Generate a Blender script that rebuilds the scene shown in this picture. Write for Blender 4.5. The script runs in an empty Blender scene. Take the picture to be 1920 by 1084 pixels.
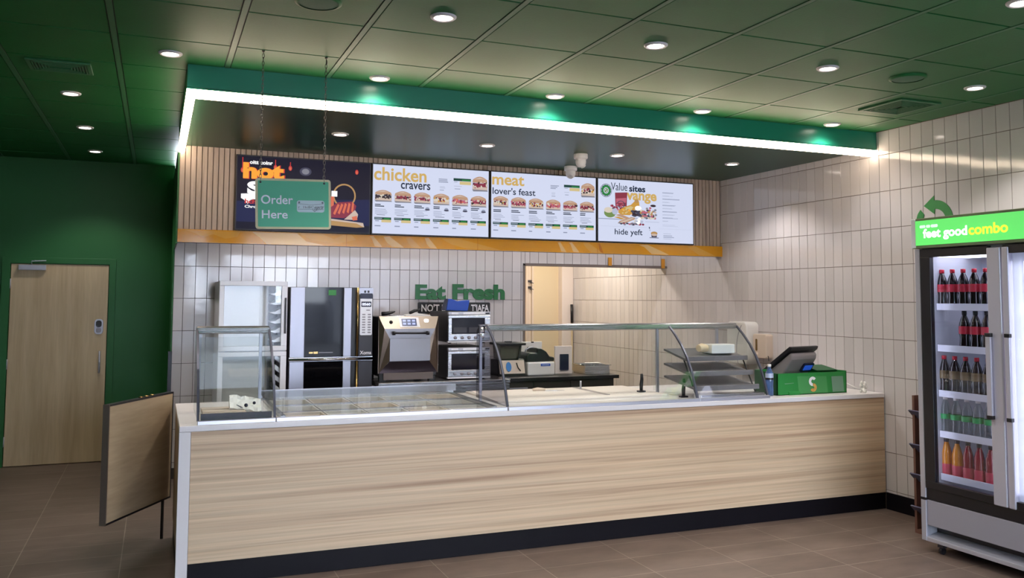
import bpy, bmesh, math, random
from mathutils import Vector, Matrix, Euler
random.seed(7)
SC = bpy.context.scene
COL = SC.collection

# ------------------------------------------------------------------ camera
YAW, PITCH, ROLL, FPX, CY = -0.3874, 0.0654, 0.0050, 1628.57, 453.9
cam_d = bpy.data.cameras.new('camera'); cam = bpy.data.objects.new('camera', cam_d); COL.objects.link(cam)
fw = Vector((-math.sin(YAW)*math.cos(PITCH), math.cos(YAW)*math.cos(PITCH), math.sin(PITCH)))
rt = Vector((math.cos(YAW), math.sin(YAW), 0)); up = rt.cross(fw)
r2 = rt*math.cos(ROLL)+up*math.sin(ROLL); u2 = -rt*math.sin(ROLL)+up*math.cos(ROLL)
m3 = Matrix((r2, u2, -fw)).transposed()
cam.matrix_world = Matrix.Translation((-0.1466, -5.5382, 1.70)) @ m3.to_4x4()
cam_d.sensor_fit = 'HORIZONTAL'; cam_d.sensor_width = 36.0; cam_d.lens = FPX*36.0/1920
cam_d.shift_y = -(542-CY)/1920
cam_d.clip_start = 0.05
SC.camera = cam

# ------------------------------------------------------------------ world, exposure
SC.view_settings.view_transform = 'Standard'; SC.view_settings.look = 'None'
SC.view_settings.exposure = 0.3; SC.view_settings.gamma = 1.0; SC.view_settings.use_curve_mapping = False
W = bpy.data.worlds.new('sky'); SC.world = W; W.use_nodes = True
nt = W.node_tree; nt.nodes.clear()
sky = nt.nodes.new('ShaderNodeTexSky'); sky.sky_type = 'HOSEK_WILKIE'; sky.turbidity = 6.0; sky.ground_albedo = .4; sky.sun_direction = (.3, .75, .6)
hz = nt.nodes.new('ShaderNodeMix'); hz.data_type = 'RGBA'; hz.inputs['Factor'].default_value = .6; hz.inputs['B'].default_value = (.78, .84, 1.0, 1)   # thin cloud
bg = nt.nodes.new('ShaderNodeBackground'); bg.inputs['Strength'].default_value = 27.0
ow = nt.nodes.new('ShaderNodeOutputWorld')
nt.links.new(sky.outputs[0], hz.inputs['A']); nt.links.new(hz.outputs['Result'], bg.inputs[0]); nt.links.new(bg.outputs[0], ow.inputs[0])

SPOT_W = 40.0          # each recessed downlight
LED_E = 13.0           # strip light round the bulkhead
SCREEN_E = 0.68        # menu screens
WARM = (1.0, 0.94, 0.88)

# ------------------------------------------------------------------ materials
def lin(h):
    if isinstance(h, str):
        h = h.lstrip('#'); c = [int(h[i:i+2], 16)/255 for i in (0, 2, 4)]
    else: c = [x/255 for x in h]
    return tuple(x/12.92 if x <= .04045 else ((x+.055)/1.055)**2.4 for x in c)+(1.0,)
MATS = {}
def base_mat(name):
    m = bpy.data.materials.new(name); m.use_nodes = True
    n = m.node_tree.nodes; n.clear()
    o = n.new('ShaderNodeOutputMaterial'); b = n.new('ShaderNodeBsdfPrincipled')
    m.node_tree.links.new(b.outputs[0], o.inputs[0]); MATS[name] = m
    return m, b, n, m.node_tree.links
def mat(name, col, rough=.5, metal=0, spec=.5, emit=0, ecol=None, var=None, bump=None, trans=0, coat=0, ior=None):
    if name in MATS: return MATS[name]
    m, b, n, L = base_mat(name)
    c = lin(col)
    b.inputs['Base Color'].default_value = c; b.inputs['Roughness'].default_value = rough
    b.inputs['Metallic'].default_value = metal; b.inputs['Specular IOR Level'].default_value = spec
    b.inputs['Transmission Weight'].default_value = trans; b.inputs['Coat Weight'].default_value = coat
    if ior: b.inputs['IOR'].default_value = ior
    if emit:
        b.inputs['Emission Color'].default_value = lin(ecol) if ecol else c
        b.inputs['Emission Strength'].default_value = emit
    if var or bump:
        tc = n.new('ShaderNodeTexCoord'); nz = n.new('ShaderNodeTexNoise'); nz.inputs['Detail'].default_value = 6
        L.new(tc.outputs['Object'], nz.inputs['Vector'])
        if var:
            nz.inputs['Scale'].default_value = var[0]
            mp = n.new('ShaderNodeMapRange'); mp.inputs['From Min'].default_value = .3; mp.inputs['From Max'].default_value = .7
            mp.inputs['To Min'].default_value = 1-var[1]; mp.inputs['To Max'].default_value = 1+var[1]
            mx = n.new('ShaderNodeMix'); mx.data_type = 'RGBA'; mx.blend_type = 'MULTIPLY'; mx.inputs['Factor'].default_value = 1
            mx.inputs['A'].default_value = c
            L.new(nz.outputs['Fac'], mp.inputs['Value']); L.new(mp.outputs[0], mx.inputs['B']); L.new(mx.outputs['Result'], b.inputs['Base Color'])
        if bump:
            n2 = n.new('ShaderNodeTexNoise'); n2.inputs['Scale'].default_value = bump[0]; n2.inputs['Detail'].default_value = 4
            L.new(tc.outputs['Object'], n2.inputs['Vector'])
            bp = n.new('ShaderNodeBump'); bp.inputs['Strength'].default_value = bump[1]; bp.inputs['Distance'].default_value = .002
            L.new(n2.outputs['Fac'], bp.inputs['Height']); L.new(bp.outputs[0], b.inputs['Normal'])
    return m
def wood(name, stops, scale, rough=.45, detail=5, dist=1.2, fine=(7, .93, 1.05)):
    m, b, n, L = base_mat(name)
    tc = n.new('ShaderNodeTexCoord'); mp = n.new('ShaderNodeMapping'); mp.inputs['Scale'].default_value = scale
    L.new(tc.outputs['Object'], mp.inputs['Vector'])
    nz = n.new('ShaderNodeTexNoise'); nz.inputs['Scale'].default_value = 1; nz.inputs['Detail'].default_value = detail
    nz.inputs['Distortion'].default_value = dist; nz.inputs['Roughness'].default_value = .62
    L.new(mp.outputs[0], nz.inputs['Vector'])
    cr = n.new('ShaderNodeValToRGB'); el = cr.color_ramp.elements
    el[0].position, el[0].color = stops[0][0], lin(stops[0][1]); el[1].position, el[1].color = stops[-1][0], lin(stops[-1][1])
    for p, c in stops[1:-1]:
        e = el.new(p); e.color = lin(c)
    L.new(nz.outputs['Fac'], cr.inputs[0])
    m2 = n.new('ShaderNodeMapping'); m2.inputs['Scale'].default_value = tuple(s*fine[0] for s in scale)
    L.new(tc.outputs['Object'], m2.inputs['Vector'])
    n2 = n.new('ShaderNodeTexNoise'); n2.inputs['Scale'].default_value = 1; n2.inputs['Detail'].default_value = 3
    L.new(m2.outputs[0], n2.inputs['Vector'])
    mr = n.new('ShaderNodeMapRange'); mr.inputs['From Min'].default_value = .3; mr.inputs['From Max'].default_value = .7
    mr.inputs['To Min'].default_value = fine[1]; mr.inputs['To Max'].default_value = fine[2]
    L.new(n2.outputs['Fac'], mr.inputs['Value'])
    mx = n.new('ShaderNodeMix'); mx.data_type = 'RGBA'; mx.blend_type = 'MULTIPLY'; mx.inputs['Factor'].default_value = 1
    L.new(cr.outputs[0], mx.inputs['A']); L.new(mr.outputs[0], mx.inputs['B'])
    L.new(mx.outputs['Result'], b.inputs['Base Color']); b.inputs['Roughness'].default_value = rough
    return m
def glass(name, tint=(240, 246, 246), gloss=1.0, rough=.015):
    m = bpy.data.materials.new(name); m.use_nodes = True; n = m.node_tree.nodes; L = m.node_tree.links; n.clear(); MATS[name] = m
    o = n.new('ShaderNodeOutputMaterial'); mx = n.new('ShaderNodeMixShader'); t = n.new('ShaderNodeBsdfTransparent'); g = n.new('ShaderNodeBsdfGlossy')
    t.inputs[0].default_value = lin(tint); g.inputs['Roughness'].default_value = rough
    lw = n.new('ShaderNodeLayerWeight'); lw.inputs['Blend'].default_value = .5
    p = n.new('ShaderNodeMath'); p.operation = 'POWER'; p.inputs[1].default_value = 5
    q = n.new('ShaderNodeMath'); q.operation = 'MULTIPLY_ADD'; q.inputs[1].default_value = .9*gloss; q.inputs[2].default_value = .05*gloss
    L.new(lw.outputs['Facing'], p.inputs[0]); L.new(p.outputs[0], q.inputs[0]); L.new(q.outputs[0], mx.inputs[0])
    L.new(t.outputs[0], mx.inputs[1]); L.new(g.outputs[0], mx.inputs[2]); L.new(mx.outputs[0], o.inputs[0])
    return m
def tile_mat(name, col, rough):
    m, b, n, L = base_mat(name)
    g = n.new('ShaderNodeNewGeometry'); mr = n.new('ShaderNodeMapRange'); mr.inputs['To Min'].default_value = .93; mr.inputs['To Max'].default_value = 1.04
    L.new(g.outputs['Random Per Island'], mr.inputs['Value'])
    mx = n.new('ShaderNodeMix'); mx.data_type = 'RGBA'; mx.blend_type = 'MULTIPLY'; mx.inputs['Factor'].default_value = 1
    mx.inputs['A'].default_value = lin(col); L.new(mr.outputs[0], mx.inputs['B']); L.new(mx.outputs['Result'], b.inputs['Base Color'])
    b.inputs['Roughness'].default_value = rough
    tc = n.new('ShaderNodeTexCoord'); nz = n.new('ShaderNodeTexNoise'); nz.inputs['Scale'].default_value = 14; nz.inputs['Detail'].default_value = 1
    bp = n.new('ShaderNodeBump'); bp.inputs['Strength'].default_value = .12; bp.inputs['Distance'].default_value = .003
    L.new(tc.outputs['Object'], nz.inputs['Vector']); L.new(nz.outputs['Fac'], bp.inputs['Height']); L.new(bp.outputs[0], b.inputs['Normal'])
    return m
def floor_mat(name):
    m, b, n, L = base_mat(name)
    tc = n.new('ShaderNodeTexCoord'); mp = n.new('ShaderNodeMapping'); mp.inputs['Location'].default_value = (-2.79+6.2, .42+6.4, 0)
    L.new(tc.outputs['Object'], mp.inputs['Vector'])
    br = n.new('ShaderNodeTexBrick'); br.offset = 0; br.squash = 1
    br.inputs['Scale'].default_value = 1; br.inputs['Brick Width'].default_value = .62; br.inputs['Row Height'].default_value = .32
    br.inputs['Mortar Size'].default_value = .0035; br.inputs['Mortar Smooth'].default_value = .3; br.inputs['Bias'].default_value = 0
    br.inputs['Color1'].default_value = lin('#685850'); br.inputs['Color2'].default_value = lin('#706058'); br.inputs['Mortar'].default_value = lin('#948578')
    L.new(mp.outputs[0], br.inputs['Vector'])
    nz = n.new('ShaderNodeTexNoise'); nz.inputs['Scale'].default_value = 5; nz.inputs['Detail'].default_value = 9; nz.inputs['Roughness'].default_value = .65
    mp2 = n.new('ShaderNodeMapping'); mp2.inputs['Scale'].default_value = (.55, 1.3, 1); L.new(tc.outputs['Object'], mp2.inputs['Vector']); L.new(mp2.outputs[0], nz.inputs['Vector'])
    mr = n.new('ShaderNodeMapRange'); mr.inputs['From Min'].default_value = .3; mr.inputs['From Max'].default_value = .7; mr.inputs['To Min'].default_value = .74; mr.inputs['To Max'].default_value = 1.14
    L.new(nz.outputs['Fac'], mr.inputs['Value'])
    mx = n.new('ShaderNodeMix'); mx.data_type = 'RGBA'; mx.blend_type = 'MULTIPLY'; mx.inputs['Factor'].default_value = 1
    L.new(br.outputs['Color'], mx.inputs['A']); L.new(mr.outputs[0], mx.inputs['B']); L.new(mx.outputs['Result'], b.inputs['Base Color'])
    b.inputs['Roughness'].default_value = .42
    bp = n.new('ShaderNodeBump'); bp.inputs['Strength'].default_value = .25; bp.inputs['Distance'].default_value = .002; bp.invert = True
    L.new(br.outputs['Fac'], bp.inputs['Height']); L.new(bp.outputs[0], b.inputs['Normal'])
    return m
def brushed(name, col, rough=.28, axis='x', amt=.1):
    m, b, n, L = base_mat(name)
    b.inputs['Base Color'].default_value = lin(col); b.inputs['Metallic'].default_value = 1
    tc = n.new('ShaderNodeTexCoord'); mp = n.new('ShaderNodeMapping'); mp.inputs['Scale'].default_value = {'x': (2, 300, 300), 'z': (300, 300, 2)}[axis]
    nz = n.new('ShaderNodeTexNoise'); nz.inputs['Scale'].default_value = 1
    L.new(tc.outputs['Object'], mp.inputs['Vector']); L.new(mp.outputs[0], nz.inputs['Vector'])
    mr = n.new('ShaderNodeMapRange'); mr.inputs['To Min'].default_value = rough-amt; mr.inputs['To Max'].default_value = rough+amt
    L.new(nz.outputs['Fac'], mr.inputs['Value']); L.new(mr.outputs[0], b.inputs['Roughness'])
    return m

M_ceil = mat('green ceiling paint', '#1b6634', .45, spec=.24, var=(3, .08), bump=(90, .25))
M_ceil_gap = mat('dark ceiling joint', '#0d2415', .6)
M_tbar = mat('green ceiling rail', '#2f6a44', .45)
M_bulk = mat('emerald gloss paint', '#22866a', .3, spec=.6, bump=(12, .04))
M_soff = mat('dark green soffit paint', '#174330', .34, spec=.2)
M_greenwall = mat('deep green wall paint', '#165e28', .5, var=(1.2, .05))
M_floor = floor_mat('brown stone floor tile')
M_tile = tile_mat('glazed off white tile', '#cfc9cb', .09)
M_grout = mat('brown grout', '#6d5c52', .8)
M_groutdark = mat('grey grout', '#4d4645', .8)
M_white = mat('white laminate', '#e2dcdc', .3)
M_whiteplastic = mat('white plastic', '#e4e0de', .35)
M_whiteenamel = mat('white enamel', '#ececf4', .25)
M_counterwood = wood('striped pale wood laminate', [(.30, '#a58468'), (.38, '#bd9d80'), (.45, '#d0b392'), (.52, '#d9be9e'), (.6, '#cfb292'), (.66, '#ba9b7e'), (.74, '#c9ab8b')], (.16, 1, 15.0), .42, 6, .35, (4.5, .86, 1.07))
M_doorwood = wood('pale oak door veneer', [(.3, '#b09a78'), (.5, '#bda685'), (.7, '#c8b290')], (8, 1, .5), .5, 4, .4)
M_gatewood = wood('warm oak gate veneer', [(.3, '#9a8468'), (.5, '#a89276'), (.7, '#b39d80')], (.8, .8, 7), .5, 4, .4)
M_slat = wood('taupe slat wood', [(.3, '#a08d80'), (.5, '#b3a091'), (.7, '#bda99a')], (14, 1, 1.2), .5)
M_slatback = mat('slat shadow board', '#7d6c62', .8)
M_black = mat('black laminate', '#121016', .45, spec=.15)
M_blackplastic = mat('black plastic', '#15141a', .4)
M_darkgrey = mat('charcoal plastic', '#34323a', .45)
M_grey = mat('grey plastic', '#93909b', .45)
M_steel = brushed('brushed stainless steel', '#c9c8cc', .26)
M_steelv = brushed('vertical brushed steel', '#b4b4c0', .46, 'z', .04)
M_chrome = mat('chrome', '#d6d6dc', .1, 1)
M_alu = mat('satin aluminium', '#b6b6c2', .35, .45)
M_darksteel = brushed('dark steel', '#4a484d', .35)
M_stile = mat('pale silver stile', '#bebccb', .32, .35)
M_railmetal = mat('pale satin rail', '#cfcfda', .3, .75)
M_brass = mat('warm gold metal', '#a88d5c', .25, 1)
M_glass = glass('clear glass', (250, 252, 252), .8)
M_glass_side = glass('faint side glass', (250, 252, 252), .3)
M_glass_s = glass('smoky side glass', (222, 222, 226))
M_fridgeglass = glass('cool fridge glass', (238, 240, 246), .8)
M_blackglass = mat('black oven glass', '#08080c', .04, spec=.2)
M_led = mat('white strip diffuser', '#fff4e6', .5, emit=LED_E, ecol='#ffe6c8')
M_lens = mat('lit downlight lens', '#ffffff', .5, emit=14, ecol='#fff1e2')
M_ring = mat('white downlight ring', '#d8d2d6', .3)
M_amber = mat('amber gloss panel', '#cd8d10', .12, coat=.3)
M_amberpale = mat('pale sandwich print', '#d29c3e', .12, coat=.3)
M_ambercream = mat('cream sandwich print', '#d9b274', .12, coat=.3)
M_amberdeep = mat('deep amber print', '#b86d10', .12, coat=.3)
M_signgreen = mat('sign green', '#45b48a', .45)
M_signborder = mat('cream sign border', '#dbd2a8', .5)
M_signwhite = mat('sign letter white', '#f2f2ff', .5)
M_signgrey = mat('sketch grey line', '#6d7480', .6)
M_signpale = mat('sketch pale blue', '#c3d6de', .5)
M_lettergreen = mat('green letter face', '#1d6a38', .4)
M_letterwhite = mat('white letter', '#e9e6ea', .5)
M_navy = mat('navy plastic', '#1a1c3c', .4)
M_blue = mat('blue plastic', '#1d4bb4', .5, bump=(60, .3))
M_boxgreen = mat('green corrugated card', '#1f7d36', .45)
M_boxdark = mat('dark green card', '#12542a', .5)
M_boxpanel = mat('pale green print', '#3f8a4c', .45)
M_boxgrey = mat('grey green print', '#6c8f78', .5)
M_bread = mat('golden bread print', '#c9964f', .6, var=(90, .25))
M_cream = mat('cream board', '#d9c6b6', .4)
M_cutboard = mat('white cutting board', '#e8ddd4', .45)
M_paper = mat('white paper', '#eceae6', .7)
M_beigewall = mat('warm beige wall', '#dac6a6', .6)
M_palepost = mat('pale pillar paint', '#e3d5cf', .5)
M_darkbench = mat('dark bench front', '#2a2322', .4)
M_label_red = mat('red bottle label', '#c23246', .4)
M_capred = mat('red bottle cap', '#c8243a', .4)
M_cola = mat('dark cola drink', '#1b0d12', .05, spec=.7, coat=.5)
M_label_gold = mat('black gold label', '#6d5a3c', .4)
M_clear = glass('clear drink bottle', (232, 240, 240), 1.6)
M_label_green = mat('green bottle label', '#2f9a58', .4)
M_capgreen = mat('green bottle cap', '#2f8a3a', .4)
M_orange = mat('orange drink', '#d08320', .08, coat=.4)
M_redjuice = mat('red berry drink', '#8a1f33', .08, coat=.4)
M_label_pink = mat('pink berry label', '#c8475c', .4)
M_shelf = mat('white shelf strip', '#dfe0ec', .35)
M_fridgein = mat('fridge liner', '#bcbec6', .4)
M_fridgeback = mat('cool grey liner', '#a2a6b4', .5)
M_fridgelamp = mat('cool fridge lamp', '#e4eaff', .4, emit=4.2, ecol='#f4f4ff')
M_rackblue = mat('slate blue rack', '#4a4a66', .45)
M_rackbrown = mat('brown snack carton', '#6b4a40', .5)
M_headgreen = mat('lit green header', '#52d65e', .4, emit=.75, ecol='#62d96a')
M_headwhite = mat('lit white header letters', '#ffffff', .4, emit=1.3, ecol='#ffffff')
M_headyellow = mat('lit lime header letters', '#d8ff3a', .4, emit=1.0, ecol='#d2ff36')
M_headgrey = mat('header rim', '#6f7a5c', .4)
M_water = mat('blue water bottle', '#7f9fdc', .05, trans=.75, coat=.5, ior=1.25)
M_asphalt = mat('grey pavement', '#77777a', .9, var=(2, .1))
M_render = mat('pale reflection block', '#b9bac2', .8)
M_hedge = mat('green reflection hedge', '#3d6b2a', .8, var=(6, .4))

def scr(name, col, k=1.0): return mat('screen '+name, '#08080c', .3, spec=.12, emit=SCREEN_E*k, ecol=col)
S = dict(white=scr('white', '#dfe6ff', 1.05), navy=scr('navy', '#1b2b44'), gold=scr('gold', '#dfb96c'), dgreen=scr('dark green', '#1f4a44'), green=scr('green', '#2f8a46'),
         cream=scr('cream', '#e2cd94'), bun=scr('bun', '#c9a184'), bunpale=scr('pale bun', '#dcc6b8'), meat=scr('meat red', '#94394e'), dark=scr('dark filling', '#3e3038'),
         pale=scr('pale filling', '#e8dccb'), grey=scr('grey', '#9aa3bd'), lgrey=scr('light grey', '#c3cbe4'), board=scr('board grey', '#8d8d99'), night=scr('night', '#15132a'),
         night2=scr('night blue', '#1f2450'), orange=scr('orange', '#ffab3c', 1.15), hotwhite=scr('bright white', '#ffffff', 1.25), red=scr('bulb red', '#d23c3c', 1.1), salmon=scr('salmon', '#e8785a'),
         basket=scr('basket', '#c49a64'), leaf=scr('leaf', '#7d9a5a'), chick=scr('roast gold', '#d9a44c'), rose=scr('rose', '#c86a80'), slate=scr('slate', '#4a4a60'))
SN = list(S.keys()); SM = [S[k] for k in SN]
def si(k): return SN.index(k)

# ------------------------------------------------------------------ geometry helpers
class MB:
    def __init__(s): s.v, s.f, s.m, s.sm = [], [], [], []
    def add(s, vs, fs, m=0, smooth=False):
        k = len(s.v); s.v += [tuple(x) for x in vs]
        for f in fs: s.f.append([k+i for i in f]); s.m.append(m); s.sm.append(smooth)
        return s
    def box(s, x0, x1, y0, y1, z0, z1, m=0):
        x0, x1 = sorted((x0, x1)); y0, y1 = sorted((y0, y1)); z0, z1 = sorted((z0, z1))
        v = [(x, y, z) for x in (x0, x1) for y in (y0, y1) for z in (z0, z1)]
        return s.add(v, [(0, 1, 3, 2), (4, 6, 7, 5), (0, 4, 5, 1), (2, 3, 7, 6), (0, 2, 6, 4), (1, 5, 7, 3)], m)
    def quad(s, a, b, c, d, m=0): return s.add([a, b, c, d], [(0, 1, 2, 3)], m)
    def prism(s, poly, O, U, V, N, depth, m=0, smooth=False):
        O, U, V, N = map(Vector, (O, U, V, N)); n = len(poly)
        a = [O+U*p[0]+V*p[1] for p in poly]; b = [q+N*depth for q in a]
        s.add(a+b, [tuple(range(n))[::-1], tuple(range(n, 2*n))], m)
        k = len(s.v)-2*n
        for i in range(n):
            j = (i+1) % n; s.f.append([k+i, k+j, k+n+j, k+n+i]); s.m.append(m); s.sm.append(smooth)
        return s
    def px(s, poly, x0, x1, m=0): return s.prism(poly, (x0, 0, 0), (0, 1, 0), (0, 0, 1), (1, 0, 0), x1-x0, m)       # (y,z) profile
    def py(s, poly, y0, y1, m=0): return s.prism(poly, (0, y0, 0), (1, 0, 0), (0, 0, 1), (0, 1, 0), y1-y0, m)       # (x,z) outline
    def pz(s, poly, z0, z1, m=0): return s.prism(poly, (0, 0, z0), (1, 0, 0), (0, 1, 0), (0, 0, 1), z1-z0, m)
    def lathe(s, prof, c, n=20, m=0, axis='z', mats=None, caps=True):
        cx, cy, cz = c; k = len(s.v); R = len(prof)
        for i in range(n):
            a = 2*math.pi*i/n; ca, sa = math.cos(a), math.sin(a)
            for r, h in prof:
                if axis == 'z': s.v.append((cx+r*ca, cy+r*sa, cz+h))
                elif axis == 'y': s.v.append((cx+r*ca, cy+h, cz+r*sa))
                else: s.v.append((cx+h, cy+r*ca, cz+r*sa))
        for i in range(n):
            j = (i+1) % n
            for q in range(R-1):
                s.f.append([k+i*R+q, k+j*R+q, k+j*R+q+1, k+i*R+q+1]); s.m.append(mats[q] if mats else m); s.sm.append(True)
        if caps:
            for q, mm in ((0, mats[0] if mats else m), (R-1, mats[-1] if mats else m)):
                if prof[q][0] > 1e-5: s.f.append([k+i*R+q for i in range(n)]); s.m.append(mm); s.sm.append(False)
        return s
    def cyl(s, p0, p1, r0, r1=None, n=12, m=0): return s.tube([p0, p1], [r0, r0 if r1 is None else r1], n, m)
    def tube(s, pts, r, n=8, m=0, closed=False):
        P = [Vector(p) for p in pts]; R = r if isinstance(r, (list, tuple)) else [r]*len(P); k = len(s.v); prev = None
        for i, p in enumerate(P):
            if closed: t = P[(i+1) % len(P)]-P[i-1]
            else: t = P[min(i+1, len(P)-1)]-P[max(i-1, 0)]
            t.normalize()
            if prev is None: a = t.orthogonal().normalized()
            else:
                a = prev-t*prev.dot(t)
                a = a.normalized() if a.length > 1e-6 else t.orthogonal().normalized()
            prev = a; b = t.cross(a)
            for j in range(n):
                w = 2*math.pi*j/n; s.v.append(tuple(p+(a*math.cos(w)+b*math.sin(w))*R[i]))
        cnt = len(P)
        for i in range(cnt if closed else cnt-1):
            i2 = (i+1) % cnt
            for j in range(n):
                j2 = (j+1) % n; s.f.append([k+i*n+j, k+i*n+j2, k+i2*n+j2, k+i2*n+j]); s.m.append(m); s.sm.append(True)
        if not closed:
            s.f.append([k+j for j in range(n)][::-1]); s.m.append(m); s.sm.append(False)
            s.f.append([k+(cnt-1)*n+j for j in range(n)]); s.m.append(m); s.sm.append(False)
        return s
    def blob(s, c, r, m=0, n=12, h=8):
        cx, cy, cz = c; k = len(s.v)
        for i in range(h+1):
            a = math.pi*i/h
            for j in range(n):
                w = 2*math.pi*j/n; s.v.append((cx+r[0]*math.sin(a)*math.cos(w), cy+r[1]*math.sin(a)*math.sin(w), cz+r[2]*math.cos(a)))
        for i in range(h):
            for j in range(n):
                j2 = (j+1) % n; s.f.append([k+i*n+j, k+(i+1)*n+j, k+(i+1)*n+j2, k+i*n+j2]); s.m.append(m); s.sm.append(True)
        return s
    def text(s, txt, O, U, V, N, w, h, m=0, bold=.0, ext=.0, shear=0):
        """text filling a w x h box whose lower left corner is O; U right, V up, N out"""
        c = bpy.data.curves.new('t', 'FONT'); c.body = txt; c.offset = bold; c.size = 1; c.resolution_u = 4; c.shear = shear
        o = bpy.data.objects.new('t', c); COL.objects.link(o); bpy.context.view_layer.update()
        me = bpy.data.meshes.new_from_object(o.evaluated_get(bpy.context.evaluated_depsgraph_get()))
        vs = [v.co.copy() for v in me.vertices]; fs = [tuple(p.vertices) for p in me.polygons]
        bpy.data.objects.remove(o); bpy.data.curves.remove(c); bpy.data.meshes.remove(me)
        x0 = min(v.x for v in vs); x1 = max(v.x for v in vs); y0 = min(v.y for v in vs); y1 = max(v.y for v in vs)
        O, U, V, N = map(Vector, (O, U, V, N)); sx, sy = w/(x1-x0), h/(y1-y0)
        P = [O+U*((v.x-x0)*sx)+V*((v.y-y0)*sy) for v in vs]
        if ext:
            n = len(P); k = {}
            top = [p+N*ext for p in P]
            edges = {}
            for f in fs:
                for a, b in zip(f, f[1:]+f[:1]): edges[(a, b)] = edges.get((a, b), 0)+1
            side = [(b, a, n+a, n+b) for (a, b) in edges if (b, a) not in edges]
            s.add(P+top, [tuple(n+i for i in f) for f in fs]+side, m)
        else: s.add(P, fs, m)
        return s
    def xf(s, M, start=0):
        for i in range(start, len(s.v)): s.v[i] = tuple(M @ Vector(s.v[i]))
        return s
    def build(s, name, mats, parent=None, bevel=0, seg=2, fix=True):
        me = bpy.data.meshes.new(name)
        off = Vector((0, 0, 0))
        if parent is not None:
            q = parent
            while q is not None: off = off+q.location; q = q.parent
        me.from_pydata([tuple(Vector(v)-off) for v in s.v], [], s.f)
        if not isinstance(mats, (list, tuple)): mats = [mats]
        for x in mats: me.materials.append(x)
        for p, mi, sm in zip(me.polygons, s.m, s.sm): p.material_index = mi; p.use_smooth = sm
        if fix:
            b = bmesh.new(); b.from_mesh(me); bmesh.ops.recalc_face_normals(b, faces=b.faces); b.to_mesh(me); b.free()
        me.update()
        o = bpy.data.objects.new(name, me); COL.objects.link(o)
        if parent is not None: o.parent = parent
        if bevel:
            bm_ = o.modifiers.new('bevel', 'BEVEL'); bm_.width = bevel; bm_.segments = seg; bm_.limit_method = 'ANGLE'; bm_.angle_limit = math.radians(40)
        return o
def rrect(x0, x1, y0, y1, r, n=5):
    out = []
    for cx, cy, a0 in ((x1-r, y1-r, 0), (x0+r, y1-r, 90), (x0+r, y0+r, 180), (x1-r, y0+r, 270)):
        for i in range(n+1):
            a = math.radians(a0+90*i/n); out.append((cx+r*math.cos(a), cy+r*math.sin(a)))
    return out
def tag(o, label=None, cat=None, group=None, kind=None):
    if label: o['label'] = label
    if cat: o['category'] = cat
    if group: o['group'] = group
    if kind: o['kind'] = kind
    return o
def thing(name, loc, label, cat, group=None):
    o = bpy.data.objects.new(name, None); COL.objects.link(o); o.location = loc; o.empty_display_size = .05
    return tag(o, label, cat, group)
def struct(name, mb, mats, parent=None, **k):
    o = mb.build(name, mats, parent, **k)
    if parent is None: o['kind'] = 'structure'
    return o
def copy_tree(o, loc=None, parent=None):
    c = o.copy(); COL.objects.link(c)
    if parent is not None: c.parent = parent
    if loc is not None: c.location = loc
    for ch in list(o.children): copy_tree(ch, None, c)
    return c
ORD = ['first', 'second', 'third', 'fourth', 'fifth', 'sixth', 'seventh', 'eighth', 'ninth']

# ------------------------------------------------------------------ room shell
XR, ZC, YT, YG = 5.45, 3.12, 3.31, 4.50
XL, YF = -3.2, -8.6
struct('floor', MB().box(XL-.2, XR+.2, YF-.2, 7.0, -.1, 0), M_floor)

def tiles(mb, O, U, V, N, u0, u1, v0, v1, tw, th, pu, pv, gap=.0034, lift=.003, tilt=.0006, m=0, gapv=None):
    O, U, V, N = map(Vector, (O, U, V, N))
    i = math.floor((u0-pu)/tw)
    while pu+i*tw < u1-1e-6:
        a, b = max(u0, pu+i*tw), min(u1, pu+(i+1)*tw); j = math.floor((v0-pv)/th)
        while pv+j*th < v1-1e-6:
            c, d = max(v0, pv+j*th), min(v1, pv+(j+1)*th)
            if b-a > .012 and d-c > .012:
                g = gap/2; e = g+.0012; gv = (gap if gapv is None else gapv)/2; ev = gv+.0012; ta, tb = random.uniform(-tilt, tilt), random.uniform(-tilt, tilt)
                base = [(a+g, c+gv), (b-g, c+gv), (b-g, d-gv), (a+g, d-gv)]; top = [(a+e, c+ev, -ta-tb), (b-e, c+ev, ta-tb), (b-e, d-ev, ta+tb), (a+e, d-ev, -ta+tb)]
                vs = [O+U*p[0]+V*p[1] for p in base]+[O+U*p[0]+V*p[1]+N*(lift+p[2]) for p in top]
                mb.add(vs, [(4, 5, 6, 7), (0, 1, 5, 4), (1, 2, 6, 5), (2, 3, 7, 6), (3, 0, 4, 7)], m)
            j += 1
        i += 1
    return mb

# ceiling: lay-in panels with rails
cm = MB().box(XL-.2, XR+.2, YF-.2, 7.0, ZC+.004, ZC+.12, 1)
tiles(cm, (0, 0, ZC+.004), (1, 0, 0), (0, 1, 0), (0, 0, -1), XL, XR, YF, 7.0, .618, .652, -.402, -.467, gap=.040, lift=.006, tilt=0, m=0, gapv=.012)
k = -5
while -.402+k*.618 < XR:
    x = -.402+k*.618
    if x > XL: cm.box(x-.014, x+.014, YF, 7.0, ZC-.004, ZC+.004, 2)
    k += 1
struct('ceiling', cm, [M_ceil, M_ceil_gap, M_tbar])

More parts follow.
